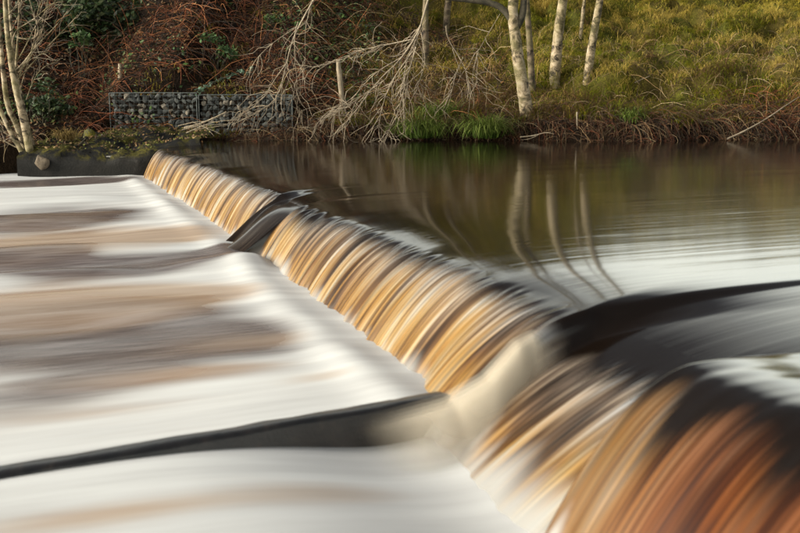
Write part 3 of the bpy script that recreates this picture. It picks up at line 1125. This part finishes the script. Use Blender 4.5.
birch([(526, -4), (528, 20), (530, 46), (533, 78)], 78, 0.075, 'slim pale birch close behind the mottled white birch', M_BIRCH_DULL, 3.5, seed=3, y=21.9)
birch([(564, -5), (560, 20), (557, 45), (554, 82)], 82, 0.125, 'smooth cream birch third from the right, bare of branches below', M_BIRCH, 4.0, seed=4)
birch([(601, -5), (596, 22), (591, 50), (586, 84)], 84, 0.095, 'slender leaning grey-flecked birch at the right end of the row', M_BIRCH, 4.0, seed=5)
birch([(585, -4), (583, 12), (580, 36)], 38, 0.05, 'very thin pale birch farther up the slope, between two thicker birches', M_BIRCH, 3.5, seed=6, tw=14)
left_birch, lbp = birch([(426, -4), (425, 20), (426, 62)], 64, 0.085, 'dull brown bare trunk left of the mottled birch, behind hanging pale twigs', M_BIRCH_DULL, 4.0, seed=7)
birch([(449, -4), (447, 12), (446, 30)], 32, 0.10, 'dull stem up the slope beside the brown bare trunk', M_BIRCH_DULL, 3.6, seed=8)

# bare branches that hang from the limbs above the picture, belonging to the mottled birch
HANG = [
    ([(318, -40), (314, -8), (312, 0), (300, 24), (296, 44), (286, 64), (278, 98), (261, 115), (236, 123)], .026, 20.2, 22),
    ([(298, 22), (296, 34), (295, 61), (298, 81), (295, 101)], .012, 20.2, 8),
    ([(286, 64), (266, 83), (263, 98), (239, 111)], .012, 20.2, 10),
    ([(297, 27), (271, 44), (254, 64), (247, 70)], .010, 20.4, 8),
    ([(312, 2), (306, 30), (302, 60), (303, 84)], .010, 20.3, 6),
    ([(284, 70), (290, 88), (293, 104), (303, 112)], .008, 20.2, 6),
    ([(440, -30), (431, 0), (420, 30), (399, 61), (379, 78), (355, 115), (335, 135)], .026, 19.9, 26),
    ([(418, 38), (396, 40), (355, 51), (339, 61), (312, 71)], .015, 20.0, 16),
    ([(413, 51), (389, 84), (383, 111), (379, 135), (386, 138)], .014, 19.9, 16),
    ([(416, 47), (403, 88), (399, 111), (383, 142)], .014, 19.8, 16),
    ([(383, 81), (342, 111), (315, 118)], .012, 20.0, 14),
    ([(421, 32), (426, 62), (417, 85), (414, 108)], .012, 19.8, 10),
    ([(426, 20), (408, 62), (408, 100), (405, 118)], .010, 19.8, 10),
    ([(404, 56), (372, 72), (352, 98), (330, 118), (316, 130)], .012, 20.0, 14),
    ([(446, 26), (445, 39), (463, 57), (469, 81), (470, 99)], .018, 20.6, 8),
    ([(463, 57), (458, 80), (449, 104), (441, 112)], .009, 20.6, 6),
    ([(500, 14), (480, 40), (474, 60), (480, 84), (486, 100)], .007, 20.6, 8),
]
r_h = np.random.default_rng(77)
tw_all = []
for pts, rad, yd, nt_ in HANG:
    n = len(pts)
    deps = [yd + 0.12 * math.sin(k * 1.7 + rad * 300) for k in range(n)]
    jp = [(x + r_h.normal() * 2.4, y + r_h.normal() * 1.6) for x, y in pts]
    jp[0] = pts[0]
    L = px_line(jp, deps)
    limb('branch', L, rad * .85, rad * .25, M_GREYTWIG, main_birch, 22, 6, mb)
    tw_all.append(twig_set(L, int(nt_ * 1.5), 0.95, 0.10, r_h, 7, 0.75, 0.2))
tw_all = np.concatenate(tw_all)
V, F = tubes(tw_all - mb, np.linspace(.0070, .0030, 7)[None] * np.ones((len(tw_all), 1)), 4)
add('twigs', V, F, M_GREYTWIG, main_birch)['kind'] = 'stuff'
# off-frame limbs that carry the hanging branches
limb('branch', np.array([px_line([(515, -6)], yb0)[0] + np.array([0, 0, .6]), px_line([(480, -40)], 20.4)[0], px_line([(440, -30)], 19.9)[0], px_line([(318, -40)], 20.2)[0] + np.array([0, 0, .3]), px_line([(318, -40)], 20.2)[0]]),
     .06, .026, M_BIRCH_DULL, main_birch, 20, 8, mb)


def multi_stem():
    b_ = at_y(27, 150, 18.9)
    b_[2] = -0.05
    root = empty('birch_tree', b_, 'many-stemmed grey-white birch at the left edge, bare branches fanning right', 'tree', 'birch trees on the far bank')
    y = 18.9
    stems = [([(30, 152), (22, 112), (15, 86), (10, 55), (6, 22), (4, -20)], .078),
             ([(26, 152), (16, 122), (7, 108), (2, 60), (-2, 10), (-4, -20)], .062),
             ([(31, 150), (22, 104), (17, 80), (13, 48), (9, 0), (8, -20)], .055),
             ([(22, 152), (8, 128), (-4, 100), (-10, 60)], .05),
             ([(34, 148), (26, 116), (20, 90), (15, 72), (18, 40), (20, -10)], .032)]
    for k, (pp, rad) in enumerate(stems):
        limb('trunk', px_line(pp, y + (k % 3) * .18 - .1), rad, rad * .42, M_BIRCH, root, 22, 10, b_)
    fans = [([(15, 72), (30, 56), (45, 26), (49, -6)], .020), ([(13, 62), (12, 32), (30, 22), (40, 14), (52, 3), (64, 2)], .015), ([(17, 74), (28, 64), (36, 34), (37, 12), (44, -5)], .018),
            ([(18, 38), (32, 40), (40, 34), (33, 12), (28, -5)], .014), ([(16, 86), (26, 58), (40, 42), (58, 24), (70, 8)], .015), ([(17, 80), (30, 66), (52, 42), (66, 28), (78, 15)], .016),
            ([(10, 32), (13, 30), (20, 12), (22, -5)], .015), ([(20, 90), (28, 62), (36, 46), (40, 32), (48, -2)], .012), ([(5, 78), (18, 72), (27, 62), (36, 56), (48, 52)], .012),
            ([(7, 16), (14, 9), (21, -3)], .014), ([(26, 100), (34, 78), (44, 66), (60, 60)], .010), ([(30, 140), (8, 130), (-6, 112)], .02), ([(30, 150), (14, 138), (-4, 128)], .02), ([(36, 154), (16, 148), (-4, 136)], .016),
            ([(14, 66), (24, 50), (38, 20), (60, -4)], .012)]
    rr = np.random.default_rng(5)
    tws = []
    for k, (pp, rad) in enumerate(fans):
        L = px_line(pp, [y + .1 * math.sin(k + j) for j in range(len(pp))])
        limb('branch', L, rad, rad * .4, M_BIRCH, root, 16, 6, b_)
        tws.append(twig_set(L, 6, 0.7, -0.03, rr, 7, 0.5, 0.3))
    tws = np.concatenate(tws)
    V, F = tubes(tws - b_, np.linspace(.006, .0025, 7)[None] * np.ones((len(tws), 1)), 4)
    add('twigs', V, F, M_GREYTWIG, root)['kind'] = 'stuff'


multi_stem()


# ------------------------------------------------------------------ vegetation
def terr_norm(x, y):
    e = 0.05
    return (terrain(x + e, y) - terrain(x - e, y)) / (2 * e), (terrain(x, y + e) - terrain(x, y - e)) / (2 * e)


def blades(X, Y, Z, dirx, diry, length, width, up, bend, col, col2, r_):
    """each blade: 3 segments (7 verts -> 4 quads-as-tris) arching from (X,Y,Z)"""
    n = len(X)
    hd = np.stack([dirx, diry, np.zeros(n)], 1)
    hd /= np.linalg.norm(hd, axis=1, keepdims=True) + 1e-9
    side = np.stack([-hd[:, 1], hd[:, 0], np.zeros(n)], 1)
    base = np.stack([X, Y, Z], 1)
    pts = [base]
    ang = up.copy()
    p_ = base
    for k in range(3):
        stp = (hd * np.cos(ang)[:, None] + np.array([0, 0, 1]) * np.sin(ang)[:, None]) * (length / 3)[:, None]
        p_ = p_ + stp
        pts.append(p_)
        ang = ang - bend
    w_ = width[:, None] * .5
    V = np.stack([pts[0] - side * w_, pts[0] + side * w_, pts[1] - side * w_ * .9, pts[1] + side * w_ * .9, pts[2] - side * w_ * .65, pts[2] + side * w_ * .65, pts[3] - side * w_ * .12, pts[3] + side * w_ * .12], 1)
    f = np.array([(0, 1, 3, 2), (2, 3, 5, 4), (4, 5, 7, 6)])
    F = (np.arange(n)[:, None, None] * 8 + f[None]).reshape(-1, 4)
    C = np.stack([col, col, col * .6 + col2 * .4, col * .6 + col2 * .4, col2, col2, col2, col2], 1)
    return V.reshape(-1, 3), F, C.reshape(-1, 3)


def hit_grid(u, v):
    """project pixel samples to the terrain (vectorised march)"""
    d = _f[None] + _r[None] * ((u - 400) / 1000.0)[:, None] + _u[None] * ((266.5 - v) / 1000.0)[:, None]
    res = np.full(len(u), np.nan)
    yy = 18.6
    active = np.ones(len(u), bool)
    while yy < 62 and active.any():
        sc_ = yy / d[:, 1]
        x = d[:, 0] * sc_; z = CAM_Z + d[:, 2] * sc_
        hit = active & (z < terrain(x, np.full(len(u), yy)))
        res[hit] = yy
        active &= ~hit
        yy += 0.06
    return d[:, 0] * res / d[:, 1], res


def meadow():
    r_ = np.random.default_rng(3)
    # tussocks over the slope right of centre
    n = 4600
    x = r_.uniform(-4.5, 22, n); y = 20.6 + 24 * r_.random(n) ** 1.35
    keep = (np.abs(x) < 0.46 * y + 1.2)
    e = y - edge_y(x)
    lf_ = smooth(1.5, -2.5, x + (fbm(x * .5, y * .5, 9, 2) - .5) * 4)
    keep &= (e > 0.25) & (r_.random(n) > lf_ * 0.88)
    x, y = x[keep], y[keep]
    n = len(x)
    print('tussocks', n)
    nb = 62
    dist = np.repeat(y, nb)
    size = np.repeat(r_.uniform(.14, .50, n) * (0.75 + .5 * fbm(x * .8, y * .8, 19, 2)), nb)
    straw = np.repeat(np.clip(fbm(x * .55, y * .9, 29, 3) * 2.2 - .78 + r_.normal(size=n) * .16, 0, 1), nb)
    ang = r_.uniform(0, 2 * math.pi, n * nb)
    rr = np.sqrt(r_.random(n * nb)) * size * .55
    X = np.repeat(x, nb) + np.cos(ang) * rr; Y = np.repeat(y, nb) + np.sin(ang) * rr
    dx = np.cos(ang) + r_.normal(size=n * nb) * .5; dy = np.sin(ang) - 0.55 + r_.normal(size=n * nb) * .5
    Z = terrain(X, Y) - .02
    isS = r_.random(n * nb) < straw
    L = size * r_.uniform(.55, 1.25, n * nb) * np.where(isS, 1.15, .85)
    W = np.where(isS, .010, .013) * r_.uniform(.7, 1.3, n * nb) * (dist / 24)
    up = r_.uniform(.6, 1.45, n * nb); bend = r_.uniform(.45, 1.05, n * nb)
    gg = r_.random((n * nb, 1))
    green = np.array([.13, .165, .011]) * (0.55 + .8 * gg) + np.array([.05, .02, 0]) * np.repeat(r_.random(n), nb)[:, None]
    yel = np.array([.62, .45, .11]) * (0.5 + .75 * gg)
    brn = np.array([.15, .085, .035]) * (0.6 + .7 * gg)
    kb = (np.repeat(fbm(x * .7, y * .9, 83, 3) * .8 + r_.random(n) * .2, nb) < 0.34 + 0.3 * smooth(3, .5, np.repeat(y - edge_y(x), nb)))[:, None]
    dead = np.where(kb, brn, yel)
    col2 = np.where(isS[:, None], dead, green * np.array([1.35, 1.15, 1.0]))
    col = np.where(isS[:, None], dead * .7, green * .75)
    past = (smooth(29, 38, Y) * smooth(-1, 6, X))[:, None]
    col2 = col2 * (1 - .8 * past) + np.array([.72, .58, .08]) * (.6 + .6 * gg) * .8 * past
    col = col * (1 - .6 * past) + np.array([.28, .24, .03]) * .6 * past
    V, F, C = blades(X, Y, Z, dx, dy, L, W, up, bend, col, col2, r_)
    o = add('meadow_grass', V, F, M_PLANT, attrs={'Col': C}, smoothed=False)
    tag(o, 'rough tussocky green and straw grass covering the right bank', 'grass', kind='stuff')
    # short turf between
    n = 90000
    x = r_.uniform(-3, 22, n); y = 20.7 + 26 * r_.random(n) ** 1.2
    k = (np.abs(x) < 0.46 * y + 1) & (y - edge_y(x) > .3) & (r_.random(n) > .85 * smooth(1.5, -2.5, x))
    x, y = x[k], y[k]; n = len(x)
    mossy = smooth(.45, .65, fbm(x * .6, y * .9, 39, 3))
    g = r_.random((n, 1))
    col = np.where((r_.random(n) < .35 + .5 * mossy)[:, None], np.array([.24, .26, .014]) * (.5 + g), np.array([.48, .37, .08]) * (.5 + .8 * g))
    V, F, C = blades(x, y, terrain(x, y) - .01, r_.normal(size=n), r_.normal(size=n) - .4, r_.uniform(.05, .15, n), .012 * y / 24, r_.uniform(.5, 1.4, n), r_.uniform(.2, .7, n), col * .8, col, r_)
    tag(add('short_turf', V, F, M_PLANT, attrs={'Col': C}, smoothed=False), 'short mossy turf between the grass tussocks', 'grass', kind='stuff')


meadow()


def canes(name, n, xr, dr, hr, colors, rad, down, label, seed, K=8, dens=None, sidebias=0.0, zfloor=None):
    r_ = np.random.default_rng(seed)
    x = r_.uniform(xr[0], xr[1], n)
    e = dr[0] + (dr[1] - dr[0]) * r_.random(n)
    y = edge_y(x) + e
    if dens is not None:
        k = r_.random(n) < dens(x, y)
        x, y = x[k], y[k]
    n = len(x)
    z = terrain(x, y)
    d = np.stack([r_.normal(size=n) * .9 + sidebias, r_.normal(size=n) * .6 + down[0], r_.uniform(.1, 1.1, n)], 1)
    d /= np.linalg.norm(d, axis=1, keepdims=True)
    L = r_.uniform(hr[0], hr[1], n)
    P = [np.stack([x, y, z - .02], 1)]
    c = P[0]
    for j in range(K - 1):
        d = d + np.array([0, 0, -1.0])[None] * (down[1] * r_.uniform(.5, 1.5, n))[:, None] + r_.normal(size=(n, 3)) * .14
        d /= np.linalg.norm(d, axis=1, keepdims=True)
        c = c + d * (L / (K - 1))[:, None]
        zz = np.maximum(terrain(c[:, 0], c[:, 1]) + .012, zfloor if zfloor is not None else -9)
        c = np.stack([c[:, 0], c[:, 1], np.maximum(c[:, 2], zz)], 1)
        P.append(c)
    P = np.stack(P, 1)
    rd = (rad * r_.uniform(.6, 1.3, n) * (y / 22))[:, None] * np.linspace(1, .55, K)[None]
    V, F = tubes(P, rd, 3)
    ci = r_.integers(len(colors), size=n)
    C = np.array(colors)[ci] * r_.uniform(.3, 1.0, (n, 1))
    C = np.repeat(C, K * 3, axis=0)
    o = add(name, V, F, M_CANE, attrs={'Col': C})
    tag(o, label, 'undergrowth', kind='stuff')
    return o


RED = [(.22, .062, .022), (.13, .042, .018), (.06, .027, .014), (.30, .12, .045), (.03, .016, .01), (.02, .012, .009)]
TAN = [(.34, .21, .10), (.20, .11, .05), (.46, .34, .19), (.11, .06, .03), (.05, .03, .02)]
canes('bramble_thicket', 6500, (-11.5, -1.0), (1.1, 8.5), (.5, 1.6), RED, .0065, (-.25, .20), 'tangled rust-red bramble canes on the steep left bank', 41,
      dens=lambda x, y: .12 + .88 * smooth(.44, .56, fbm(x * .5, y * .5, 55, 3)))
canes('bramble_thicket', 4200, (-3.6, 3.0), (.4, 9.0), (.4, 1.3), RED[1:] + TAN, .006, (-.3, .22), 'brown tangled stems behind the hanging twigs', 42,
      dens=lambda x, y: 1 - .75 * smooth(0, 3, x))
canes('bank_edge_tangle', 6500, (-3.4, 12), (-.02, .9), (.3, .95), [tuple(.62 * v for v in c_) for c_ in TAN + RED[:2] + [(.05, .03, .02)] * 2], .0055, (-.55, .30), 'dead brown stems and roots draping over the bank edge to the water', 43, zfloor=-.03)
canes('bramble_thicket', 1500, (7.2, 12), (.15, 1.6), (.4, 1.0), RED, .006, (-.35, .26), 'rust-brown dead bracken at the right end of the bank', 44)
canes('bank_edge_tangle', 900, (-10, -4.6), (0.1, 1.2), (.25, .8), TAN + RED, .0055, (-.35, .28), 'brown dead stems round the foot of the left birch', 46)
canes('meadow_stems', 2600, (0, 12), (.8, 7), (.35, 1.0), TAN, .005, (-.3, .22), 'loose pale dead stems lying across the grass', 45)


def leaves(name, n, xr, er, size, cols, mat, label, seed, dens=None, lift=(0, .05), cat='leaf litter', parent=None, pos=None, kind='stuff', origin=np.zeros(3), upb=0.6):
    r_ = np.random.default_rng(seed)
    if pos is None:
        x = r_.uniform(*xr, n); y = edge_y(x) + er[0] + (er[1] - er[0]) * r_.random(n)
        if dens is not None:
            k = r_.random(n) < dens(x, y); x, y = x[k], y[k]
        z = terrain(x, y) + r_.uniform(lift[0], lift[1], len(x))
        p_ = np.stack([x, y, z], 1)
    else:
        p_ = pos
    n = len(p_)
    nr_ = r_.normal(size=(n, 3)); nr_[:, 2] = np.abs(nr_[:, 2]) + upb
    nr_[:, 1] -= .5
    nr_ /= np.linalg.norm(nr_, axis=1, keepdims=True)
    a = np.cross(nr_, r_.normal(size=(n, 3))); a /= np.linalg.norm(a, axis=1, keepdims=True)
    b_ = np.cross(nr_, a)
    s_ = (size * r_.uniform(.6, 1.4, n))[:, None]
    tip = p_ + a * s_; mid = p_ + nr_ * s_ * .12
    V = np.stack([p_ - a * s_ * .9, p_ + b_ * s_ * .55 - nr_ * s_ * .1, tip, p_ - b_ * s_ * .55 - nr_ * s_ * .1], 1)
    F = (np.arange(n)[:, None] * 4 + np.arange(4)[None]).reshape(-1, 4)
    C = np.array(cols)[r_.integers(len(cols), size=n)] * r_.uniform(.6, 1.4, (n, 1))
    C = np.repeat(C, 4, axis=0)
    o = add(name, (V - origin).reshape(-1, 3), F, mat, parent, attrs={'Col': C}, smoothed=False)
    if kind: o['kind'] = kind
    if label: tag(o, label, cat)
    return o


leaves('leaf_litter', 12000, (-11.5, 2.5), (.3, 9), .045, [(.10, .055, .025), (.17, .085, .03), (.06, .035, .02), (.13, .10, .05)], M_LITTER,
       'brown fallen leaves and dead bracken scraps on the left bank', 61, dens=lambda x, y: 1 - .7 * smooth(-.5, 2.5, x))
leaves('ivy_ground_cover', 9000, (-11, -.5), (1.2, 9), .05, [(.03, .06, .015), (.05, .085, .02), (.08, .10, .03), (.02, .04, .012)], M_LEAF,
       'scattered small green bramble and ivy leaves on the left bank', 62, dens=lambda x, y: smooth(.52, .66, fbm(x * .55, y * .55, 66, 3)), lift=(.05, .55))


def bush(name, px, py, w, h, ydep, n, cols, size, label, cat, seed, group=None, clumps=9, stemcol=M_DARKBARK):
    r_ = np.random.default_rng(seed)
    c = at_y(px, py, ydep)
    gz_ = float(terrain(c[0], c[1]))
    b_ = np.array([c[0], c[1], gz_])
    root = empty(name, b_, label, cat, group)
    W = w * ydep / 1000.; Hh = h * ydep / 1000.
    cen = np.stack([c[0] + r_.uniform(-.8, .8, clumps) * W / 2, c[1] + r_.uniform(-.5, .5, clumps) * W * .6, c[2] + r_.uniform(-.75, .75, clumps) * Hh / 2], 1)
    rad_ = r_.uniform(.16, .34, clumps) * min(W, Hh)
    i = r_.integers(clumps, size=n)
    off = r_.normal(size=(n, 3)); off /= np.linalg.norm(off, axis=1, keepdims=True)
    off *= (r_.random(n) ** .45 * rad_[i])[:, None] * np.array([1.25, 1.1, .9])
    pos = cen[i] + off
    leaves('foliage', n, None, None, size, cols, M_LEAF, None, seed + 1, pos=pos, parent=root, kind=None, origin=b_)
    P = []
    for k in range(clumps):
        for j in range(2):
            e = cen[k] + r_.normal(size=3) * rad_[k] * .5
            P.append(resample([b_ + np.array([r_.normal() * .06, 0, -.05]), (b_ + e) / 2 + r_.normal(size=3) * .1, e], 7))
    V, F = tubes(np.array(P) - b_, np.linspace(.016, .005, 7)[None] * np.ones((len(P), 1)), 4)
    add('stems', V, F, stemcol, root)
    return root


_sl = np.array(SLAB)[np.random.default_rng(2).integers(len(SLAB), size=900)] + np.random.default_rng(3).normal(size=(900, 3)) * np.array([.05, .04, .006]) + np.array([0, 0, .015])
leaves('leaf_litter', 900, None, None, .035, [(.12, .065, .03), (.05, .03, .015), (.07, .075, .012), (.10, .10, .016), (.2, .13, .06)], M_LITTER, 'dead leaves and moss scraps lying on the mossy ledge by the weir', 63, pos=_sl)
DG = [(.016, .030, .010), (.022, .042, .012), (.035, .058, .018), (.012, .020, .008), (.05, .06, .02)]
MG = [(.04, .085, .025), (.06, .11, .035), (.03, .06, .018), (.09, .13, .045)]
bush('evergreen_shrub', 118, 24, 95, 62, 24.5, 2600, DG, .075, 'large dark evergreen shrub at the top of the bank behind the left stone basket', 'shrub', 71, clumps=14)
bush('evergreen_shrub', 52, 30, 90, 70, 23.8, 2200, DG, .07, 'very dark evergreen shrub behind the many-stemmed birch', 'shrub', 72, clumps=12)
bush('evergreen_shrub', 205, 18, 70, 46, 25.5, 1500, DG, .065, 'dark leafy shrub at the top of the bank above the stone baskets', 'shrub', 73, clumps=10)
bush('evergreen_shrub', 160, 62, 60, 34, 23.6, 900, DG, .06, 'low dark leafy shrub among red canes, above the seam of the two stone baskets', 'shrub', 78, clumps=8)
bush('ivy_shrub', 40, 98, 46, 44, 20.6, 900, DG, .05, 'dark ivy mass low on the bank right of the birch stems', 'shrub', 74, clumps=8)
bush('green_sapling', 78, 39, 26, 14, 22.6, 130, MG, .075, 'mid-green leafy sprig in front of the dark shrubs, left of the baskets', 'plant', 75, clumps=4)
bush('green_sapling', 218, 45, 40, 26, 22.8, 240, MG, .055, 'green-leaved bramble bush on the brown bank above the stone baskets', 'plant', 76, clumps=7)
bush('green_sapling', 272, 22, 28, 18, 24.5, 120, MG, .05, 'small blue-green leafy shoot high on the bank left of the hanging branches', 'plant', 77, clumps=5)


# trailing ivy shoot on the right basket
def trailing():
    L = px_line([(197, 92), (208, 84), (222, 79), (236, 73), (253, 71)], 20.6)
    b_ = L[0]
    root = empty('trailing_shoot', b_, 'trailing shoot of blue-green leaves rising across the brown bank from the right basket', 'plant')
    limb('stem', L, .012, .006, M_DARKBARK, root, 14, 5, b_)
    P = resample(L, 26)
    r_ = np.random.default_rng(4)
    pos = np.repeat(P, 3, 0) + r_.normal(size=(78, 3)) * .035
    leaves('foliage', 78, None, None, .05, [(.08, .13, .09), (.11, .17, .12), (.06, .10, .06)], M_LEAF, None, 9, pos=pos, parent=root, kind=None, origin=b_)


trailing()


def sedge(px, py, wpx, hpx, y, n, label, seed, name='sedge_clump', cols=((.07, .12, .018), (.15, .19, .04))):
    r_ = np.random.default_rng(seed)
    c = at_y(px, py, y)
    W = wpx * y / 1000 * .8
    x = c[0] + r_.normal(size=n) * W * .28
    yy = c[1] + r_.normal(size=n) * .12
    z = np.maximum(terrain(x, yy), .06) + r_.uniform(-.02, .08, n)
    g = r_.random((n, 1))
    col = np.array(cols[0]) * (.5 + g); col2 = np.array(cols[1]) * (.5 + g)
    Lh = hpx * y / 1000 * r_.uniform(.9, 1.8, n)
    V, F, C = blades(x - c[0], yy - c[1], z - c[2], (x - c[0]) / W * 2 + r_.normal(size=n) * .5, -.55 + r_.normal(size=n) * .5, Lh, r_.uniform(.012, .022, n), r_.uniform(.9, 1.5, n), r_.uniform(.55, 1.0, n), col, col2, r_)
    o = add(name, V, F, M_PLANT, attrs={'Col': C}, smoothed=False)
    o.location = c
    return tag(o, label, 'plant', 'green sedge clumps at the waterline')


sedge(421, 122, 42, 22, 20.25, 420, 'arching green sedge clump left of a bare gap, right of the hanging twigs', 81)
sedge(484, 124, 40, 24, 20.2, 420, 'bright green sedge clump overhanging the water left of the mottled birch', 82)
sedge(437, 95, 46, 20, 21.0, 260, 'dark green sedge clump higher on the bank, above the gap', 83)
sedge(632, 131, 26, 12, 20.4, 160, 'small green grass clump at the waterline right of the birches', 84)


sedge(150, 91, 44, 7, 21.45, 300, 'yellow-green grass growing along the top of the left stone basket', 85, 'grass_tuft', ((.16, .13, .02), (.34, .27, .05)))
sedge(232, 93, 60, 6, 21.5, 300, 'yellow-green grass growing along the top of the right stone basket', 86, 'grass_tuft', ((.13, .12, .02), (.28, .24, .05)))
sedge(66, 133, 26, 10, 19.6, 160, 'straw-coloured grass tuft on the dark bank right of the birch stems', 87, 'grass_tuft', ((.16, .11, .04), (.34, .24, .09)))

# ------------------------------------------------------------------ sticks and flotsam
def stick(pts, y, r0, label, mat=M_GREYTWIG, name='dead_branch', forks=()):
    L = px_line(pts, y)
    b_ = L[0]
    root = empty(name, b_, label, 'branch')
    limb('stem', L, r0, r0 * .4, mat, root, 16, 6, b_)
    for f in forks:
        limb('side_twig', px_line(f[0], f[1]), r0 * .5, r0 * .2, mat, root, 10, 5, b_)
    return root


stick([(727, 139), (745, 131), (768, 118), (785, 106), (799, 97)], [20.1, 20.2, 20.4, 20.7, 21.0], .020, 'long pale dead branch leaning from the water up the right bank')
stick([(520, 137), (533, 136), (546, 132), (554, 134)], 20.0, .016, 'pale twisted stick lying at the waterline below the mottled birch', forks=[([(538, 135), (530, 139), (521, 140)], 20.0)])
stick([(622, 82), (628, 86), (640, 80), (650, 76)], 22.6, .016, 'short pale bent stick on the grass right of the birches')
stick([(577, 112), (577, 122), (577, 130), (583, 134)], 20.25, .018, 'short upright pale snag at the bank edge right of the cream birch')
fl = [([(184, 128), (200, 124), (214, 118), (226, 112)], 19.4), ([(190, 131), (206, 128), (222, 126), (233, 122)], 19.4), ([(196, 125), (212, 130), (220, 134)], 19.3), ([(178, 126), (198, 121), (220, 122)], 19.4), ([(186, 133), (200, 127), (216, 121), (238, 120)], 19.3), ([(192, 122), (205, 126), (214, 136)], 19.3), ([(182, 130), (196, 126), (226, 124)], 19.35)]
stick(fl[0][0], fl[0][1], .022, 'bundle of tan flood-washed twigs caught at the far end of the weir', name='flood_debris', mat=M_POST, forks=[(f[0], f[1]) for f in fl[1:]])
stick([(72, 153), (78, 147), (86, 138)], 19.2, .035, 'short dark stump leaning on the ledge below the yellow moss rock', mat=M_DARKBARK)
